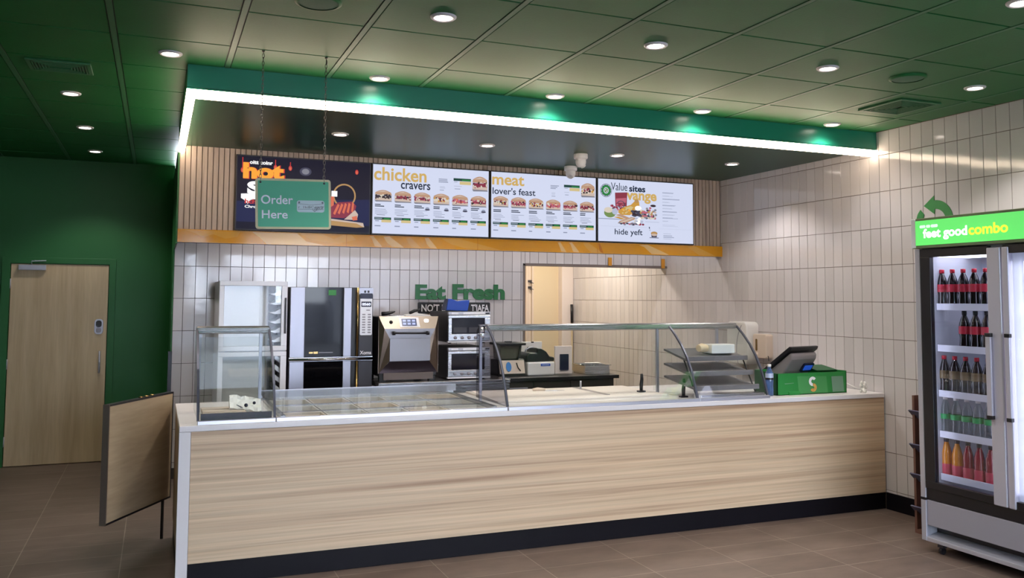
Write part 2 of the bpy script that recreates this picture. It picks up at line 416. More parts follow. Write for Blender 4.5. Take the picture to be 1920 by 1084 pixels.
# right tiled wall, back tiled wall with doorway
rw = MB().box(XR, XR+.15, YF, 6.2, 0, ZC+.004, 1)
tiles(rw, (XR, 0, 0), (0, 1, 0), (0, 0, 1), (-1, 0, 0), YF, 5.9, .13, ZC, .1105, .3073, .007, 1.6894)
struct('wall_right', rw, [M_tile, M_grout])
XOP, ZOP = 3.62, 2.094
bw = MB().box(0, XOP, YT, YT+.12, 0, 2.98, 1).box(XOP, XR, YT, YT+.12, ZOP, 2.98, 1)
tiles(bw, (0, YT, 0), (1, 0, 0), (0, 0, 1), (0, -1, 0), .0, XOP, .1, 2.9, .1056, .3073, -.0185, 1.6894)
tiles(bw, (0, YT, 0), (1, 0, 0), (0, 0, 1), (0, -1, 0), XOP, XR, ZOP, 2.9, .1056, .3073, -.0185, 1.6894)
struct('wall_back', bw, [M_tile, M_groutdark])
tr = MB().box(XOP-.025, XOP, YT-.012, YT+.13, 0, ZOP-.003).box(XOP-.025, XR-.004, YT-.012, YT+.13, ZOP-.025, ZOP)
struct('trim_1', tr, mat('taupe metal trim', '#7d706c', .4, .3))
# left passage: side of the kitchen block, green end wall, far left wall
struct('wall_passage', MB().box(-.012, 0, YT-.0, YG, 0, 2.98).box(-.012, 0, 2.2226, YT, 2.15, 2.98), M_greenwall)
gw = MB().box(XL, -1.595, YG, YG+.12, 0, ZC).box(-.547, 0, YG, YG+.12, 0, ZC).box(-1.595, -.547, YG, YG+.12, 2.097, ZC)
struct('wall_rear', gw, M_greenwall)
struct('wall_left', MB().box(XL-.12, XL, YF, YG+.12, 0, ZC), M_greenwall)
# back room behind the doorway
bk = MB().box(2.6, 5.262, 5.92, 6.04, 0, ZC).box(2.5, 2.6, YT+.12, 6.04, 0, ZC)
struct('wall_store', bk, M_beigewall)
struct('trim_2', MB().box(5.262, XR-.006, 5.80, 6.04, 0, ZC-.01), M_palepost, bevel=.006)
struct('trim_3', MB().box(4.735, 4.765, 5.885, 5.92, 0, 2.6).box(4.83, 4.86, 5.895, 5.92, 0, 2.6).box(4.772, 4.815, 5.90, 5.92, .95, 2.35), M_cream, bevel=.004)
# black skirting
struct('baseboard_right', MB().box(XR-.014, XR, YF, -.002, 0, .135), M_black, bevel=.002)
struct('trim_4', MB().box(-.03, .004, YT-.006, YT+.02, 0, 1.19), mat('grey corner guard', '#4a4c50', .4, .6))
# front wall behind the viewer with big shop windows
fwm = MB().box(XL, .3, YF-.15, YF, 0, ZC).box(.3, XR, YF-.15, YF, 2.85, ZC).box(.3, XR, YF-.15, YF, 0, .12)
struct('wall_front', fwm, M_greenwall)
wf = MB()
for x in (.3, 1.98, 3.68, XR-.07): wf.box(x, x+.07, YF-.11, YF-.04, .12, 2.85)
wf.box(.3, XR, YF-.11, YF-.04, .12, .2).box(.3, XR, YF-.11, YF-.04, 2.78, 2.85)
w1 = struct('window_1', wf, M_darkgrey)
MB().box(.37, XR-.07, YF-.08, YF-.072, .2, 2.78).build('pane', M_glass, w1)
wo = MB().box(-14, 30, -27, -26.5, -.3, 1.5)  # unseen blocks added outside so the tiles reflect a patchy view
for x, w, h in ((-9, 4, 2.6), (-3.5, 3, 4.6), (2, 2.2, 2.9), (6.5, 3.4, 5.2), (12, 2.0, 3.4), (17, 5, 2.7)): wo.box(x, x+w, -26.5, -24.5, -.3, h)
struct('reflection_blocks', wo, M_render)
struct('reflection_hedge', MB().box(-22, -3.5, -20, -14, -.3, 2.6), M_hedge)  # unseen hedge added outside to break up the reflections
struct('ground_outside', MB().box(-30, 40, -60, YF-.15, -.3, -.12), M_asphalt)

# bulkhead over the counter, its lip and soffit
YB, ZS = .03, 2.9795
bb = MB().box(-.012, XR-.004, YB, YB+.05, ZS, ZC+.003).box(-.012, .04, YB+.05, 2.2226, ZS, ZC+.003)
struct('wall_bulkhead', bb, M_bulk)
struct('ceiling_soffit', MB().box(.04, XR-.004, YB+.05, YT, ZS, ZS+.05), M_soff)

# LED strip light
t = thing('strip_light', (2.7, YB, ZS), 'long L-shaped white strip light glowing along the bottom edge of the green bulkhead', 'light')
MB().box(-.014, XR-.006, YB-.003, YB+.045, 2.917, 2.966).build('front_diffuser', M_led, t)
MB().box(-.014, .036, YB+.046, 2.215, 2.917, 2.966).build('side_diffuser', M_led, t)
MB().box(-.013, XR-.006, YB-.002, YB+.047, 2.966, ZS-.004).box(-.013, .038, YB+.047, 2.215, 2.966, ZS-.001).build('housing', M_bulk, t)

# slatted upper wall and amber band
YS, ZB1, ZB0 = 2.2226, 2.2707, 2.1609
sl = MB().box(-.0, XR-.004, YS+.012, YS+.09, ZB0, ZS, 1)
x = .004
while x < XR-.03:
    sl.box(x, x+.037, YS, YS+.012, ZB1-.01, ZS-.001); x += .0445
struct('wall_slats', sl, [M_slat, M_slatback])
ab = MB().box(0, XR-.004, YS-.016, YS+.02, ZB0, ZB1, 0)
def band_print(pts, m): ab.prism(pts, (0, YS-.0163, 0), (1, 0, 0), (0, 0, 1), (0, -1, 0), .0006, m)
def bz(f): return ZB0+.004+f*(ZB1-ZB0-.012)
band_print([(.06, bz(1)), (.5, bz(1)), (.48, bz(.55)), (.38, bz(.35)), (.28, bz(.7)), (.2, bz(.4)), (.14, bz(.75))], 1)
band_print([(.6, bz(1)), (.98, bz(1)), (1.06, bz(.3)), (1.22, bz(0)), (.72, bz(0)), (.66, bz(.55))], 2)
band_print([(1.0, bz(1)), (1.2, bz(1)), (1.3, bz(.6)), (1.38, bz(1)), (1.46, bz(1)), (1.5, bz(.6)), (1.34, bz(.2)), (1.12, bz(.4))], 1)
for x0, w, mm in ((1.62, .1, 2), (1.75, .16, 2), (1.96, .12, 1), (2.14, .1, 2), (2.3, .5, 1), (3.5, .08, 2), (3.62, .1, 2), (3.78, .18, 1), (3.95, .05, 3), (4.42, .3, 2), (5.0, .3, 1)):
    h = random.uniform(.35, .9)
    band_print([(x0, bz(.95)), (x0+w*.35, bz(1)), (x0+w, bz(.25)), (x0+w*1.2, bz(0)), (x0+w*.5, bz(.05)), (x0+w*.2, bz(h))], mm)
for xs in (1.41, 2.66, 3.94): ab.box(xs, xs+.004, YS-.0175, YS-.015, ZB0, ZB1, 3)
tag(ab.build('trim_5', [M_amber, M_amberpale, M_ambercream, M_amberdeep]), kind='structure')
for i, (xa, xb, zb) in enumerate(((4.655, 4.70, 2.097), (5.365, 5.41, 2.079))):
    tag(MB().box(xa, xb, YT-.022, YT-.012, zb-.01, ZB0+.02).build('hanging_tab', mat('amber card', '#cf8f2c', .5)),
        'narrow amber tab over the kitchen doorway lintel, '+('nearer the middle of the doorway' if i == 0 else 'beside the right tiled wall'), 'tab', 'amber tabs over the doorway')

# ------------------------------------------------------------------ downlights, vents, speakers
def spot(x, y, z, parent, watts, ang=96, col=WARM, rad=.045):
    l = bpy.data.lights.new('lamp', 'SPOT'); l.energy = watts; l.spot_size = math.radians(ang); l.spot_blend = .5 if ang < 140 else 1.0; l.shadow_soft_size = rad; l.color = col
    o = bpy.data.objects.new('lamp', l); COL.objects.link(o); o.parent = parent; o.location = Vector((x, y, z))-parent.location
    return o
def make_downlight(x, y, z, label, group, watts=SPOT_W, ang=112):
    r = thing('downlight', (x, y, z), label, 'ceiling light', group)
    MB().lathe([(.046, -.004), (.047, -.010), (.058, -.012), (.066, -.006), (.067, .0)], (x, y, z), 28, caps=False).build('ring', M_ring, r)
    MB().lathe([(.0005, -.006), (.046, -.006)], (x, y, z), 24, caps=False).build('lens', M_lens, r)
    spot(x, y, z-.03, r, watts, ang)
    return r
CG = 'round downlights in the green ceiling'
for i, x in enumerate((-.113, 1.143, 2.39, 3.61, 4.85)):
    make_downlight(x, -.183 if i == 0 else -.105, ZC-.002, ['white downlight left of the bulkhead corner, above the left end of the green bulkhead', *['white downlight in the row nearest the green bulkhead, %s from left' % ORD[k] for k in range(4)]][i], CG, SPOT_W*.7, 142)
for i, x in enumerate((1.15, 2.39, 3.605, 4.845)):
    make_downlight(x, -1.43, ZC-.002, 'white downlight in the second ceiling row out from the bulkhead, %s from left' % ORD[i], CG)
make_downlight(3.609, -2.712, ZC-.002, 'white downlight cut by the top right corner of the photo', CG)
for i, y in enumerate((1.161, 2.473, 3.764)):
    make_downlight(-.742, y, ZC-.002, 'white downlight over the left passage, %s out from the green end wall' % ORD[2-i], CG, SPOT_W*.7)
for i, x in enumerate((1.144, 2.37, 3.60, 4.83)):
    make_downlight(x, 1.187, ZS, 'white downlight in the dark green soffit above the menu screens, %s from left' % ORD[i], 'downlights in the dark soffit', SPOT_W*.85, 125)
    make_downlight(x, 2.78, ZS, 'white downlight hidden behind the slatted wall over the ovens, %s from left' % ORD[i], 'kitchen downlights behind the slats', SPOT_W*.6, 135)
rl = bpy.data.lights.new('store_lamp', 'AREA'); rl.energy = 50; rl.color = (1, .9, .74); rl.shape = 'RECTANGLE'; rl.size = .9; rl.size_y = .5
t = thing('store_light', (4.5, 4.6, ZC-.01), 'plain rectangular ceiling lamp in the store room behind the doorway', 'light')
MB().box(4.05, 4.95, 4.3, 4.9, ZC-.05, ZC-.008).build('lamp_body', M_whiteplastic, t)
o = bpy.data.objects.new('store_lamp', rl); COL.objects.link(o); o.parent = t; o.location = (0, 0, -.06)

def vent(name, x0, x1, y0, y1, label):
    t = thing(name, ((x0+x1)/2, (y0+y1)/2, ZC-.002), label, 'vent', 'ceiling vents')
    z = ZC-.002
    f = MB()
    for a, b, c, d in ((x0, x1, y0, y0+.025), (x0, x1, y1-.025, y1), (x0, x0+.025, y0+.025, y1-.025), (x1-.025, x1, y0+.025, y1-.025)): f.box(a, b, c, d, z-.012, z)
    f.build('frame', M_tbar, t, bevel=.003)
    MB().box(x0+.025, x1-.025, y0+.025, y1-.025, z-.002, z-.0005).build('duct', M_ceil_gap, t)
    n = 6
    s = MB()
    for k in range(n):
        d = .03+k*(min(x1-x0, y1-y0)/2-.04)/n
        for a, b, c, e in ((x0+d, x1-d, y0+d, y0+d+.006), (x0+d, x1-d, y1-d-.006, y1-d), (x0+d, x0+d+.006, y0+d+.006, y1-d-.006), (x1-d-.006, x1-d, y0+d+.006, y1-d-.006)):
            if b > a and e > c: s.box(a, b, c, e, z-.014, z-.003)
    s.build('louvres', M_tbar, t)
vent('ceiling_vent', 4.64, 5.02, -1.01, -.60, 'square louvred air vent in the green ceiling beside the right tiled wall')
vent('ceiling_vent', -.915, -.56, .25, .525, 'louvred air vent in the dark green ceiling over the left passage')
for x, y, lb in ((4.236, -1.447, 'round green ceiling speaker left of the right-hand air vent'), (.53, -1.41, 'round green ceiling speaker cut by the top edge of the photo')):
    t = thing('ceiling_speaker', (x, y, ZC-.002), lb, 'speaker', 'ceiling speakers')
    MB().lathe([(.112, 0), (.112, -.008), (.098, -.014), (.094, -.014)], (x, y, ZC-.002), 32, caps=False).build('rim', M_ceil, t)
    MB().lathe([(.0005, -.016), (.06, -.014), (.094, -.010)], (x, y, ZC-.002), 32, caps=False).build('grille', mat('speaker mesh green', '#37664a', .6, bump=(400, .6)), t)

# security cameras
def dome(x, y, label, ang, dots):
    t = thing('security_camera', (x, y, ZS), label, 'camera', 'security cameras under the soffit')
    MB().lathe([(.060, 0), (.062, -.006), (.062, -.038), (.058, -.043), (.046, -.044)], (x, y, ZS), 28).build('base', M_whiteplastic, t)
    MB().lathe([(.046, -.04), (.047, -.07), (.044, -.088), (.036, -.104), (.022, -.115), (.0005, -.119)], (x, y, ZS), 28).build('dome', M_whiteplastic, t)
    d = Vector((math.cos(ang)*.72, math.sin(ang)*.72, -.69)).normalized(); c = Vector((x, y, ZS-.074))
    a = d.orthogonal().normalized(); b = d.cross(a)
    L_ = MB()
    L_.cyl(c+d*.038, c+d*.049, .024, .023, 18, 0)
    for k in range(7):
        q = c+d*.049+(a*math.cos(k*math.pi/3)+b*math.sin(k*math.pi/3))*(.015 if k < 6 else 0)
        L_.cyl(q, q+d*.001, .0045, .0045, 8, 1)
    L_.build('lens', [M_whiteplastic, M_blackplastic], t)
dome(3.285, 1.275, 'white dome security camera nearer the viewer, facing right, under the dark soffit', math.radians(20), 0)
dome(3.516, 1.95, 'white dome security camera with visible round lens dots, against the slats above the screens', math.radians(-117), 1)

# ------------------------------------------------------------------ hanging order sign
SY = -.438
t = thing('hanging_sign', (.57, SY, 2.24), 'green Order Here sign with cream border hanging on two chains from the ceiling', 'sign')
SX0, SX1, SZ0, SZ1 = .358, .784, 2.095, 2.386
rot = Matrix.Translation((.57, SY, 2.24)) @ Matrix.Rotation(math.radians(1.6), 4, 'Y').inverted() @ Matrix.Translation((-.57, -SY, -2.24))
MB().py(rrect(SX0, SX1, SZ0, SZ1, .016), SY-.004, SY+.006).xf(rot).build('frame', M_signborder, t)
MB().py(rrect(SX0+.013, SX1-.013, SZ0+.013, SZ1-.013, .006), SY-.0056, SY-.004).xf(rot).build('panel', M_signgreen, t)
U, V, N = (1, 0, 0), (0, 0, 1), (0, -1, 0)
MB().text('Order', (SX0+.030, SY-.0062, 2.238), U, V, N, .178, .052, 0, .014).xf(rot).build('word_order', M_signwhite, t)
MB().text('Here', (SX0+.034, SY-.0062, 2.155), U, V, N, .144, .048, 0, .014).xf(rot).build('word_here', M_signwhite, t)
g = MB()
bx0, bx1, bz0, bz1 = .588, .746, 2.193, 2.262
g.py(rrect(bx0, bx1, bz0, bz1, .014), SY-.0064, SY-.0056, 0)
def ln(x0, z0, x1, z1, w, m): 
    d = Vector((x1-x0, 0, z1-z0)); n_ = Vector((-d.z, 0, d.x)).normalized()*w/2
    a, b = Vector((x0, SY-.0068, z0)), Vector((x1, SY-.0068, z1)); g.quad(a-n_, b-n_, b+n_, a+n_, m)
ln(bx0+.006, 2.243, .667, 2.236, .002, 1); ln(.667, 2.236, bx1-.006, 2.243, .002, 1); ln(bx0+.004, 2.211, bx1-.004, 2.211, .002, 1)
for xx in (.601, .735): g.prism([(xx+.006*math.cos(a*math.pi/5), 2.25+.006*math.sin(a*math.pi/5)) for a in range(10)], (0, SY-.0068, 0), U, V, N, .0003, 1)
g.text('r  1kiBCuyl/2', (bx0+.008, SY-.0069, 2.212), U, V, N, .142, .018, 1, .01)
for q in range(6): ln(.685+q*.009, 2.199+q*.002, .697+q*.009, 2.230, .0025, 1)
ln(.676, 2.21, .69, 2.197, .003, 1); ln(.69, 2.197, .702, 2.21, .003, 1)
g.xf(rot).build('sandwich_drawing', [M_signpale, M_signgrey], t)
def chain(x, z0, z1):
    c = MB(); n = int((z1-z0)/.0215); st = (z1-z0)/n
    for i in range(n):
        zc = z0+(i+.5)*st; a = i % 2; pts = []
        for k in range(10):
            w = 2*math.pi*k/10; dx, dz = .0058*math.cos(w), .0145*math.sin(w)
            pts.append((x+(dx if a else 0), SY+(0 if a else dx), zc+dz))
        c.tube(pts, .0017, 5, 0, True)
    return c
Mch = mat('grey steel chain', '#6e6a64', .35, .9)
for x, zb in ((.382, 2.372), (.742, 2.382)):
    chain(x, zb-.012, ZC-.02).build('chain', Mch, t)
    MB().tube([(x, SY, ZC-.045), (x+.006, SY, ZC-.035), (x+.004, SY, ZC-.02), (x, SY, ZC-.012), (x, SY, ZC-.001)], .002, 6).lathe([(.010, 0), (.008, -.006), (.0005, -.008)], (x, SY, ZC-.001), 10).build('ceiling_hook', Mch, t)
    MB().lathe([(.006, -.001), (.004, -.0018)], (x, SY-.0055, zb-.014), 12, axis='y').build('eyelet', M_blackplastic, t)

# ------------------------------------------------------------------ passage door
dr = MB()
dr.box(-1.595, -1.52, YG-.022, YG+.10, 0, 2.097).box(-.612, -.547, YG-.022, YG+.10, 0, 2.097).box(-1.52, -.612, YG-.022, YG+.10, 2.036, 2.097)
d1 = struct('door_1', dr, M_greenwall, bevel=.003)
MB().box(-1.514, -.618, YG-.006, YG+.036, .006, 2.031).build('door_leaf', M_doorwood, d1, bevel=.002)
MB().box(-1.52, -.612, YG+.037, YG+.05, 0, 2.036).build('door_stop', M_blackplastic, d1)
h = MB().cyl((-.676, YG-.05, .915), (-.676, YG-.05, 1.14), .010, n=12)
for z in (.945, 1.11): h.cyl((-.676, YG-.05, z), (-.676, YG-.004, z), .008)
h.build('door_handle', M_alu, d1)
kp = MB().py(rrect(-.737, -.652, 1.312, 1.47, .035), YG-.022, YG-.006).build('keypad', M_alu, d1, bevel=.003)
MB().py(rrect(-.722, -.667, 1.385, 1.455, .024), YG-.026, YG-.022).build('keypad_screen', M_blackplastic, kp)
MB().py(rrect(-.718, -.671, 1.33, 1.378, .015), YG-.0255, YG-.022).build('keypad_button', M_grey, kp, bevel=.002)
MB().box(-1.446, -1.20, YG-.055, YG-.006, 1.968, 2.022).build('door_closer', M_alu, d1, bevel=.004)
MB().tube([(-1.33, YG-.035, 2.022), (-1.33, YG-.035, 2.06), (-1.20, YG-.035, 2.066)], .006).lathe([(.009, 0), (.009, .01)], (-1.30, YG-.035, 2.058), 12).build('closer_arm', M_alu, d1)
for z in (.25, 1.02, 1.83): MB().cyl((-1.517, YG-.010, z-.05), (-1.517, YG-.010, z+.05), .007).build('hinge', M_alu, d1)

# ------------------------------------------------------------------ counter
ZT, ZW, ZK, XW = .9392, .9047, .1346, .0654
t = thing('service_counter', (2.7, .55, 0), 'long service counter with a striped pale wood front panel and black kick board', 'counter')
MB().box(XW+.002, XR-.012, .004, .03, ZK, ZW-.002).build('front_panel', M_counterwood, t)
MB().box(XW+.002, XR-.012, .012, .03, .002, ZK).build('kick_board', M_black, t)
MB().box(0, XW, 0, .06, .0, ZW-.001).build('end_panel', M_white, t, bevel=.002)
MB().box(.004, .03, .06, 1.19, .15, ZW-.002).build('side_panel', M_gatewood, t)
MB().box(.008, .03, .06, 1.19, .0, .15).build('side_kick_board', M_black, t)
MB().box(.03, XR-.012, .5, 1.18, .1, ZW-.11).build('carcass', M_grey, t)
MB().box(XW, XR-.012, .0, .03, ZW-.002, ZW-.001).build('seam', M_amberdeep, t) if 0 else None
ct = MB()
XS0, XS1 = .60, 2.06     # cut-out for the salad wells
ct.box(0, XR-.012, -.004, .10, ZW, ZT).box(0, XS0, .10, 1.195, ZW, ZT).box(XS1, XR-.012, .10, 1.195, ZW, ZT).box(XS0, XS1, 1.12, 1.195, ZW, ZT)
tag(ct.build('counter_top', M_white, None, bevel=.003), 'long white counter top with a squared front edge running to the tiled wall', 'worktop')

# swing gate left of the counter
t = thing('swing_gate', (0, 1.2, 0), 'waist-high oak veneer swing gate with grey metal edge beside the counter end', 'gate')
A = Vector((-.012, 1.225, 0)); B = Vector((-.403, .528, 0)); du = (B-A).normalized(); dn = Vector((du.y, -du.x, 0))
if dn.y > 0: dn = -dn
Lg = (B-A).length
def gbox(u0, u1, n0, n1, z0, z1):
    m_ = MB().box(u0, u1, n0, n1, z0, z1)
    return m_.xf(Matrix(((du.x, dn.x, 0, A.x), (du.y, dn.y, 0, A.y), (0, 0, 1, 0), (0, 0, 0, 1))))
gbox(.012, Lg-.012, -.034, -.001, .285, 1.010).build('gate_panel', M_gatewood, t)
gbox(Lg-.012, Lg+.0, -.04, .0, .272, 1.022).build('end_edge', mat('bronze grey edge', '#62564e', .45, .3), t)
gbox(0, Lg-.012, -.04, .0, 1.010, 1.022).build('top_edge', M_blackplastic, t)
gbox(0, Lg-.012, -.04, .0, .272, .285).build('bottom_edge', M_blackplastic, t)
gbox(0, .012, -.04, .0, .285, 1.010).build('hinge_edge', M_blackplastic, t)
gbox(.06, .075, -.03, -.015, .0, .272).build('gate_leg', M_blackplastic, t)
for u in (.26, .33, .40): MB().lathe([(.016, 0), (.016, .005), (.010, .009), (.0005, .010)], tuple(A+du*u+dn*-.02+Vector((0, 0, 1.022))), 12).build('brass_stud', M_brass, t)

# ------------------------------------------------------------------ display cases
PROF = [(.022, .962), (.055, 1.05), (.10, 1.16), (.16, 1.26), (.235, 1.35), (.32, 1.425), (.40, 1.485), (.425, 1.50)]
YBK = .66
def ring_prof(th):   # front glass as a thin curved sheet (y,z)
    out = []
    for i, (y, z) in enumerate(PROF):
        a = PROF[max(i-1, 0)]; b = PROF[min(i+1, len(PROF)-1)]; d = Vector((b[0]-a[0], b[1]-a[1])).normalized(); out.append((y+d.y*th, z-d.x*th))
    return PROF+out[::-1]
def case(x0, x1, label, side_left=True, side_right=True, base_dark=False):
    t = thing('glass_display_case', ((x0+x1)/2, .35, ZT), label, 'display case', 'glass cases on the counter')
    MB().px(ring_prof(.006), x0+.006, x1-.006).build('front_glass', M_glass, t)
    for on, xx, nm in ((side_left, x0, 'left'), (side_right, x1, 'right')):
        if not on: continue
        xa = xx if nm == 'left' else xx-.006
        MB().px([(y+.006, z) for y, z in PROF]+[(YBK-.06, 1.50), (YBK, 1.46), (YBK, .962)], xa+.0005, xa+.0055).build('side_glass', M_glass_s if 1.9 < xx < 2.2 else M_glass_side, t)
        tr_ = [(y, z) for y, z in PROF]+[(y+.016, z-.004) for y, z in PROF[::-1]]
        MB().px(tr_, xa-.004, xa+.010).build('edge_trim', mat('slate steel edge', '#5b5d6c', .35, .6), t)
    MB().px([(.405, 1.470), (.412, 1.505), (.43, 1.513), (.48, 1.513), (.48, 1.495), (.45, 1.462)], x0, x1).build('top_rail', M_steel, t, bevel=.003)
    MB().box(x0+.01, x1-.01, .475, YBK, 1.499, 1.505).build('top_glass', M_glass, t)
    MB().box(x0+.03, x1-.03, .50, .53, 1.484, 1.497).build('unlit_bar', M_whiteplastic, t)  # plain unlit white bar added under the top, not a lamp
    if 1.9 < x0 < 2.2:
        hg = MB().cyl((x0-.012, .50, 1.455), (x0-.012, .50, 1.49), .012, n=12).cyl((x0-.02, .47, 1.44), (x0-.02, .56, 1.435), .010, n=10)
        hg.blob((x0-.012, .50, 1.43), (.014, .02, .016)).build('glass_hinge', M_chrome, t)
    MB().box(x0, x1, .0, .03, ZT, .964).build('base_rail', M_railmetal, t, bevel=.003)
    MB().box(x0+.02, x0+.04, YBK-.02, YBK, ZT, 1.50).build('rear_post', M_alu, t)
    if x1 < 2 or x1 > 4: MB().box(x1-.04, x1-.02, YBK-.02, YBK, ZT, 1.50).build('rear_post', M_alu, t)
    return t
XC = (.10, .553, 2.096, 3.640, 4.285)
t = case(XC[0], XC[1], 'narrow empty glass display case at the left end of the counter, paper bag inside')
MB().box(XC[0]+.02, XC[1]-.02, .035, .06, ZT, 1.0).build('base_board', M_darkgrey, t)
s_ = MB()
for k in range(3): s_.box(.14, .40, .12+k*.15, .22+k*.15, ZT+.02, ZT+.045)
s_.box(.15, .17, .12, .52, ZT, ZT+.02).box(.36, .38, .12, .52, ZT, ZT+.02)
s_.build('slatted_shelf', M_cream, t, bevel=.003)
MB().box(.12, .535, .5, .506, ZT, 1.44).build('rear_screen', M_glass, t)
pb = MB()
random.seed(3)
n = 9
for i in range(n):
    for j in range(5):
        x = .305+.0245*i; z = .012+.030*j
        pb.v.append((x, .30+.02*j+random.uniform(-.012, .012)-.0*i, ZT+.054+z*.62+random.uniform(-.006, .006)-.004*i))
for i in range(n-1):
    for j in range(4):
        a = i*5+j; pb.f.append([a, a+5, a+6, a+1]); pb.m.append(0); pb.sm.append(False)
pk0 = len(pb.v)
for i in range(n):
    for j in range(5):
        x, y, z = pb.v[i*5+j]; pb.v.append((x, y+.05, z-.028))
for i in range(n-1):
    for j in range(4):
        a = pk0+i*5+j; pb.f.append([a+1, a+6, a+5, a]); pb.m.append(0); pb.sm.append(False)
for i in range(n-1):
    for j in (0, 4):
        a = i*5+j; pb.f.append([a, pk0+a, pk0+a+5, a+5]); pb.m.append(0); pb.sm.append(False)
for j in range(4):
    for i in (0, n-1):
        a = i*5+j; pb.f.append([a, a+1, pk0+a+1, pk0+a]); pb.m.append(0); pb.sm.append(False)
bag = pb.build('paper_bag', M_paper)
tag(bag, 'crumpled white printed paper bag inside the left glass display case', 'bag')
for (x, z, r) in ((.405, ZT+.072, .012), (.455, ZT+.085, .010)): MB().lathe([(.0005, -.004), (r, -.004), (r, .0), (.0005, .0)], (x, .315, z), 12, axis='y').build('printed_dot', M_navy, bag)
mk = MB()
for k in range(5): mk.box(.345+k*.006, .352+k*.008, .298, .304, ZT+.075-k*.004, ZT+.079-k*.004)
mk.build('printed_line', M_navy, bag)
case(XC[2], XC[3], 'longest curved glass display case, over the white cutting board in mid counter', True, True)
t = case(XC[3], XC[4], 'curved glass display case with three dark shelves at the right of the counter', False, True)
for k, (yf, zf, yr, zr) in enumerate(((.235, 1.235, .56, 1.30), (.165, 1.125, .56, 1.185), (.095, 1.02, .56, 1.085))):
    MB().px([(yf, zf-.014), (yf, zf+.022), (yf+.012, zf+.024), (yf+.014, zf+.008), (yr, zr+.004), (yr, zr-.012)], XC[3]+.035, XC[4]-.03).build('shelf', mat('grey case shelf', '#777276', .4), t, bevel=.002)
MB().box(XC[3]+.03, XC[4]-.03, .03, .12, ZT, .985).build('base_step', M_steel, t, bevel=.003)
for x in (XC[3]+.045, XC[4]-.045): MB().tube([(x, .115, .965), (x, .20, 1.10), (x, .285, 1.235)], .006, 8).build('shelf_strut', M_blackplastic, t)
# bread pack on the top shelf
t = thing('bread_pack', (4.0, .36, 1.27), 'white wrapped bread pack on the top shelf of the right glass case', 'food pack')
MB().box(3.96, 4.18, .30, .42, 1.272, 1.345).build('paper_box', M_paper, t, bevel=.006)
MB().tube([(3.86, .34, 1.315), (3.90, .35, 1.318), (3.95, .37, 1.312), (3.99, .38, 1.308)], [.028, .036, .03, .02], 10).build('bread_roll', mat('pale bread', '#ecd2b0', .7), t)
tag(MB().box(3.72, 4.2, .27, .5, 1.268, 1.272).xf(Matrix.Identity(4)).build('paper_sheet', M_paper), 'flat white paper sheet lying under the bread pack on the top case shelf', 'paper') if 0 else None
# black-handled tools standing at the left end of that case
for (x, y, lb) in ((3.50, .62, 'upright black knife grip standing left of the shelved glass case'), (3.69, .30, 'upright black knife grip just inside the shelved glass case')):
    ZB_ = ZT+.016 if x < 3.6 else ZT
    t = thing('knife', (x, y, ZB_), lb, 'knife', 'upright knives by the right case')
    MB().box(x-.03, x+.03, y-.02, y+.02, ZB_, ZB_+.012).build('block', M_darkgrey, t)
    MB().tube([(x, y, ZB_+.012), (x, y, ZB_+.06), (x+.006, y, ZB_+.10), (x+.004, y, ZB_+.145)], [.013, .015, .013, .010], 10).build('grip', M_blackplastic, t)

# cutting board and knife on the counter
t = thing('cutting_board', (3.1, .9, ZT), 'long white cutting board lying on the counter behind the curved glass', 'cutting board')
MB().box(2.18, 3.62, .42, 1.14, ZT, ZT+.016).build('board', M_cutboard, t, bevel=.004)
MB().box(3.12, 3.15, .50, 1.10, ZT+.016, ZT+.022).build('board_stop', M_steel, t)
MB().tube([(3.135, .98, ZT+.02), (3.135, .98, ZT+.085)], .008).build('stop_post', M_alu, t)
t = thing('bread_knife', (2.8, .95, ZT+.016), 'short bread knife with a white grip lying on the cutting board', 'knife')
MB().tube([(2.70, .98, ZT+.026), (2.74, .97, ZT+.032), (2.80, .955, ZT+.027)], [.010, .013, .010], 10).build('grip', M_cream, t)
MB().pz([(2.80, .945), (2.80, .968), (2.90, .945), (2.955, .915), (2.89, .920)], ZT+.0175, ZT+.0205).build('blade', M_steel, t)

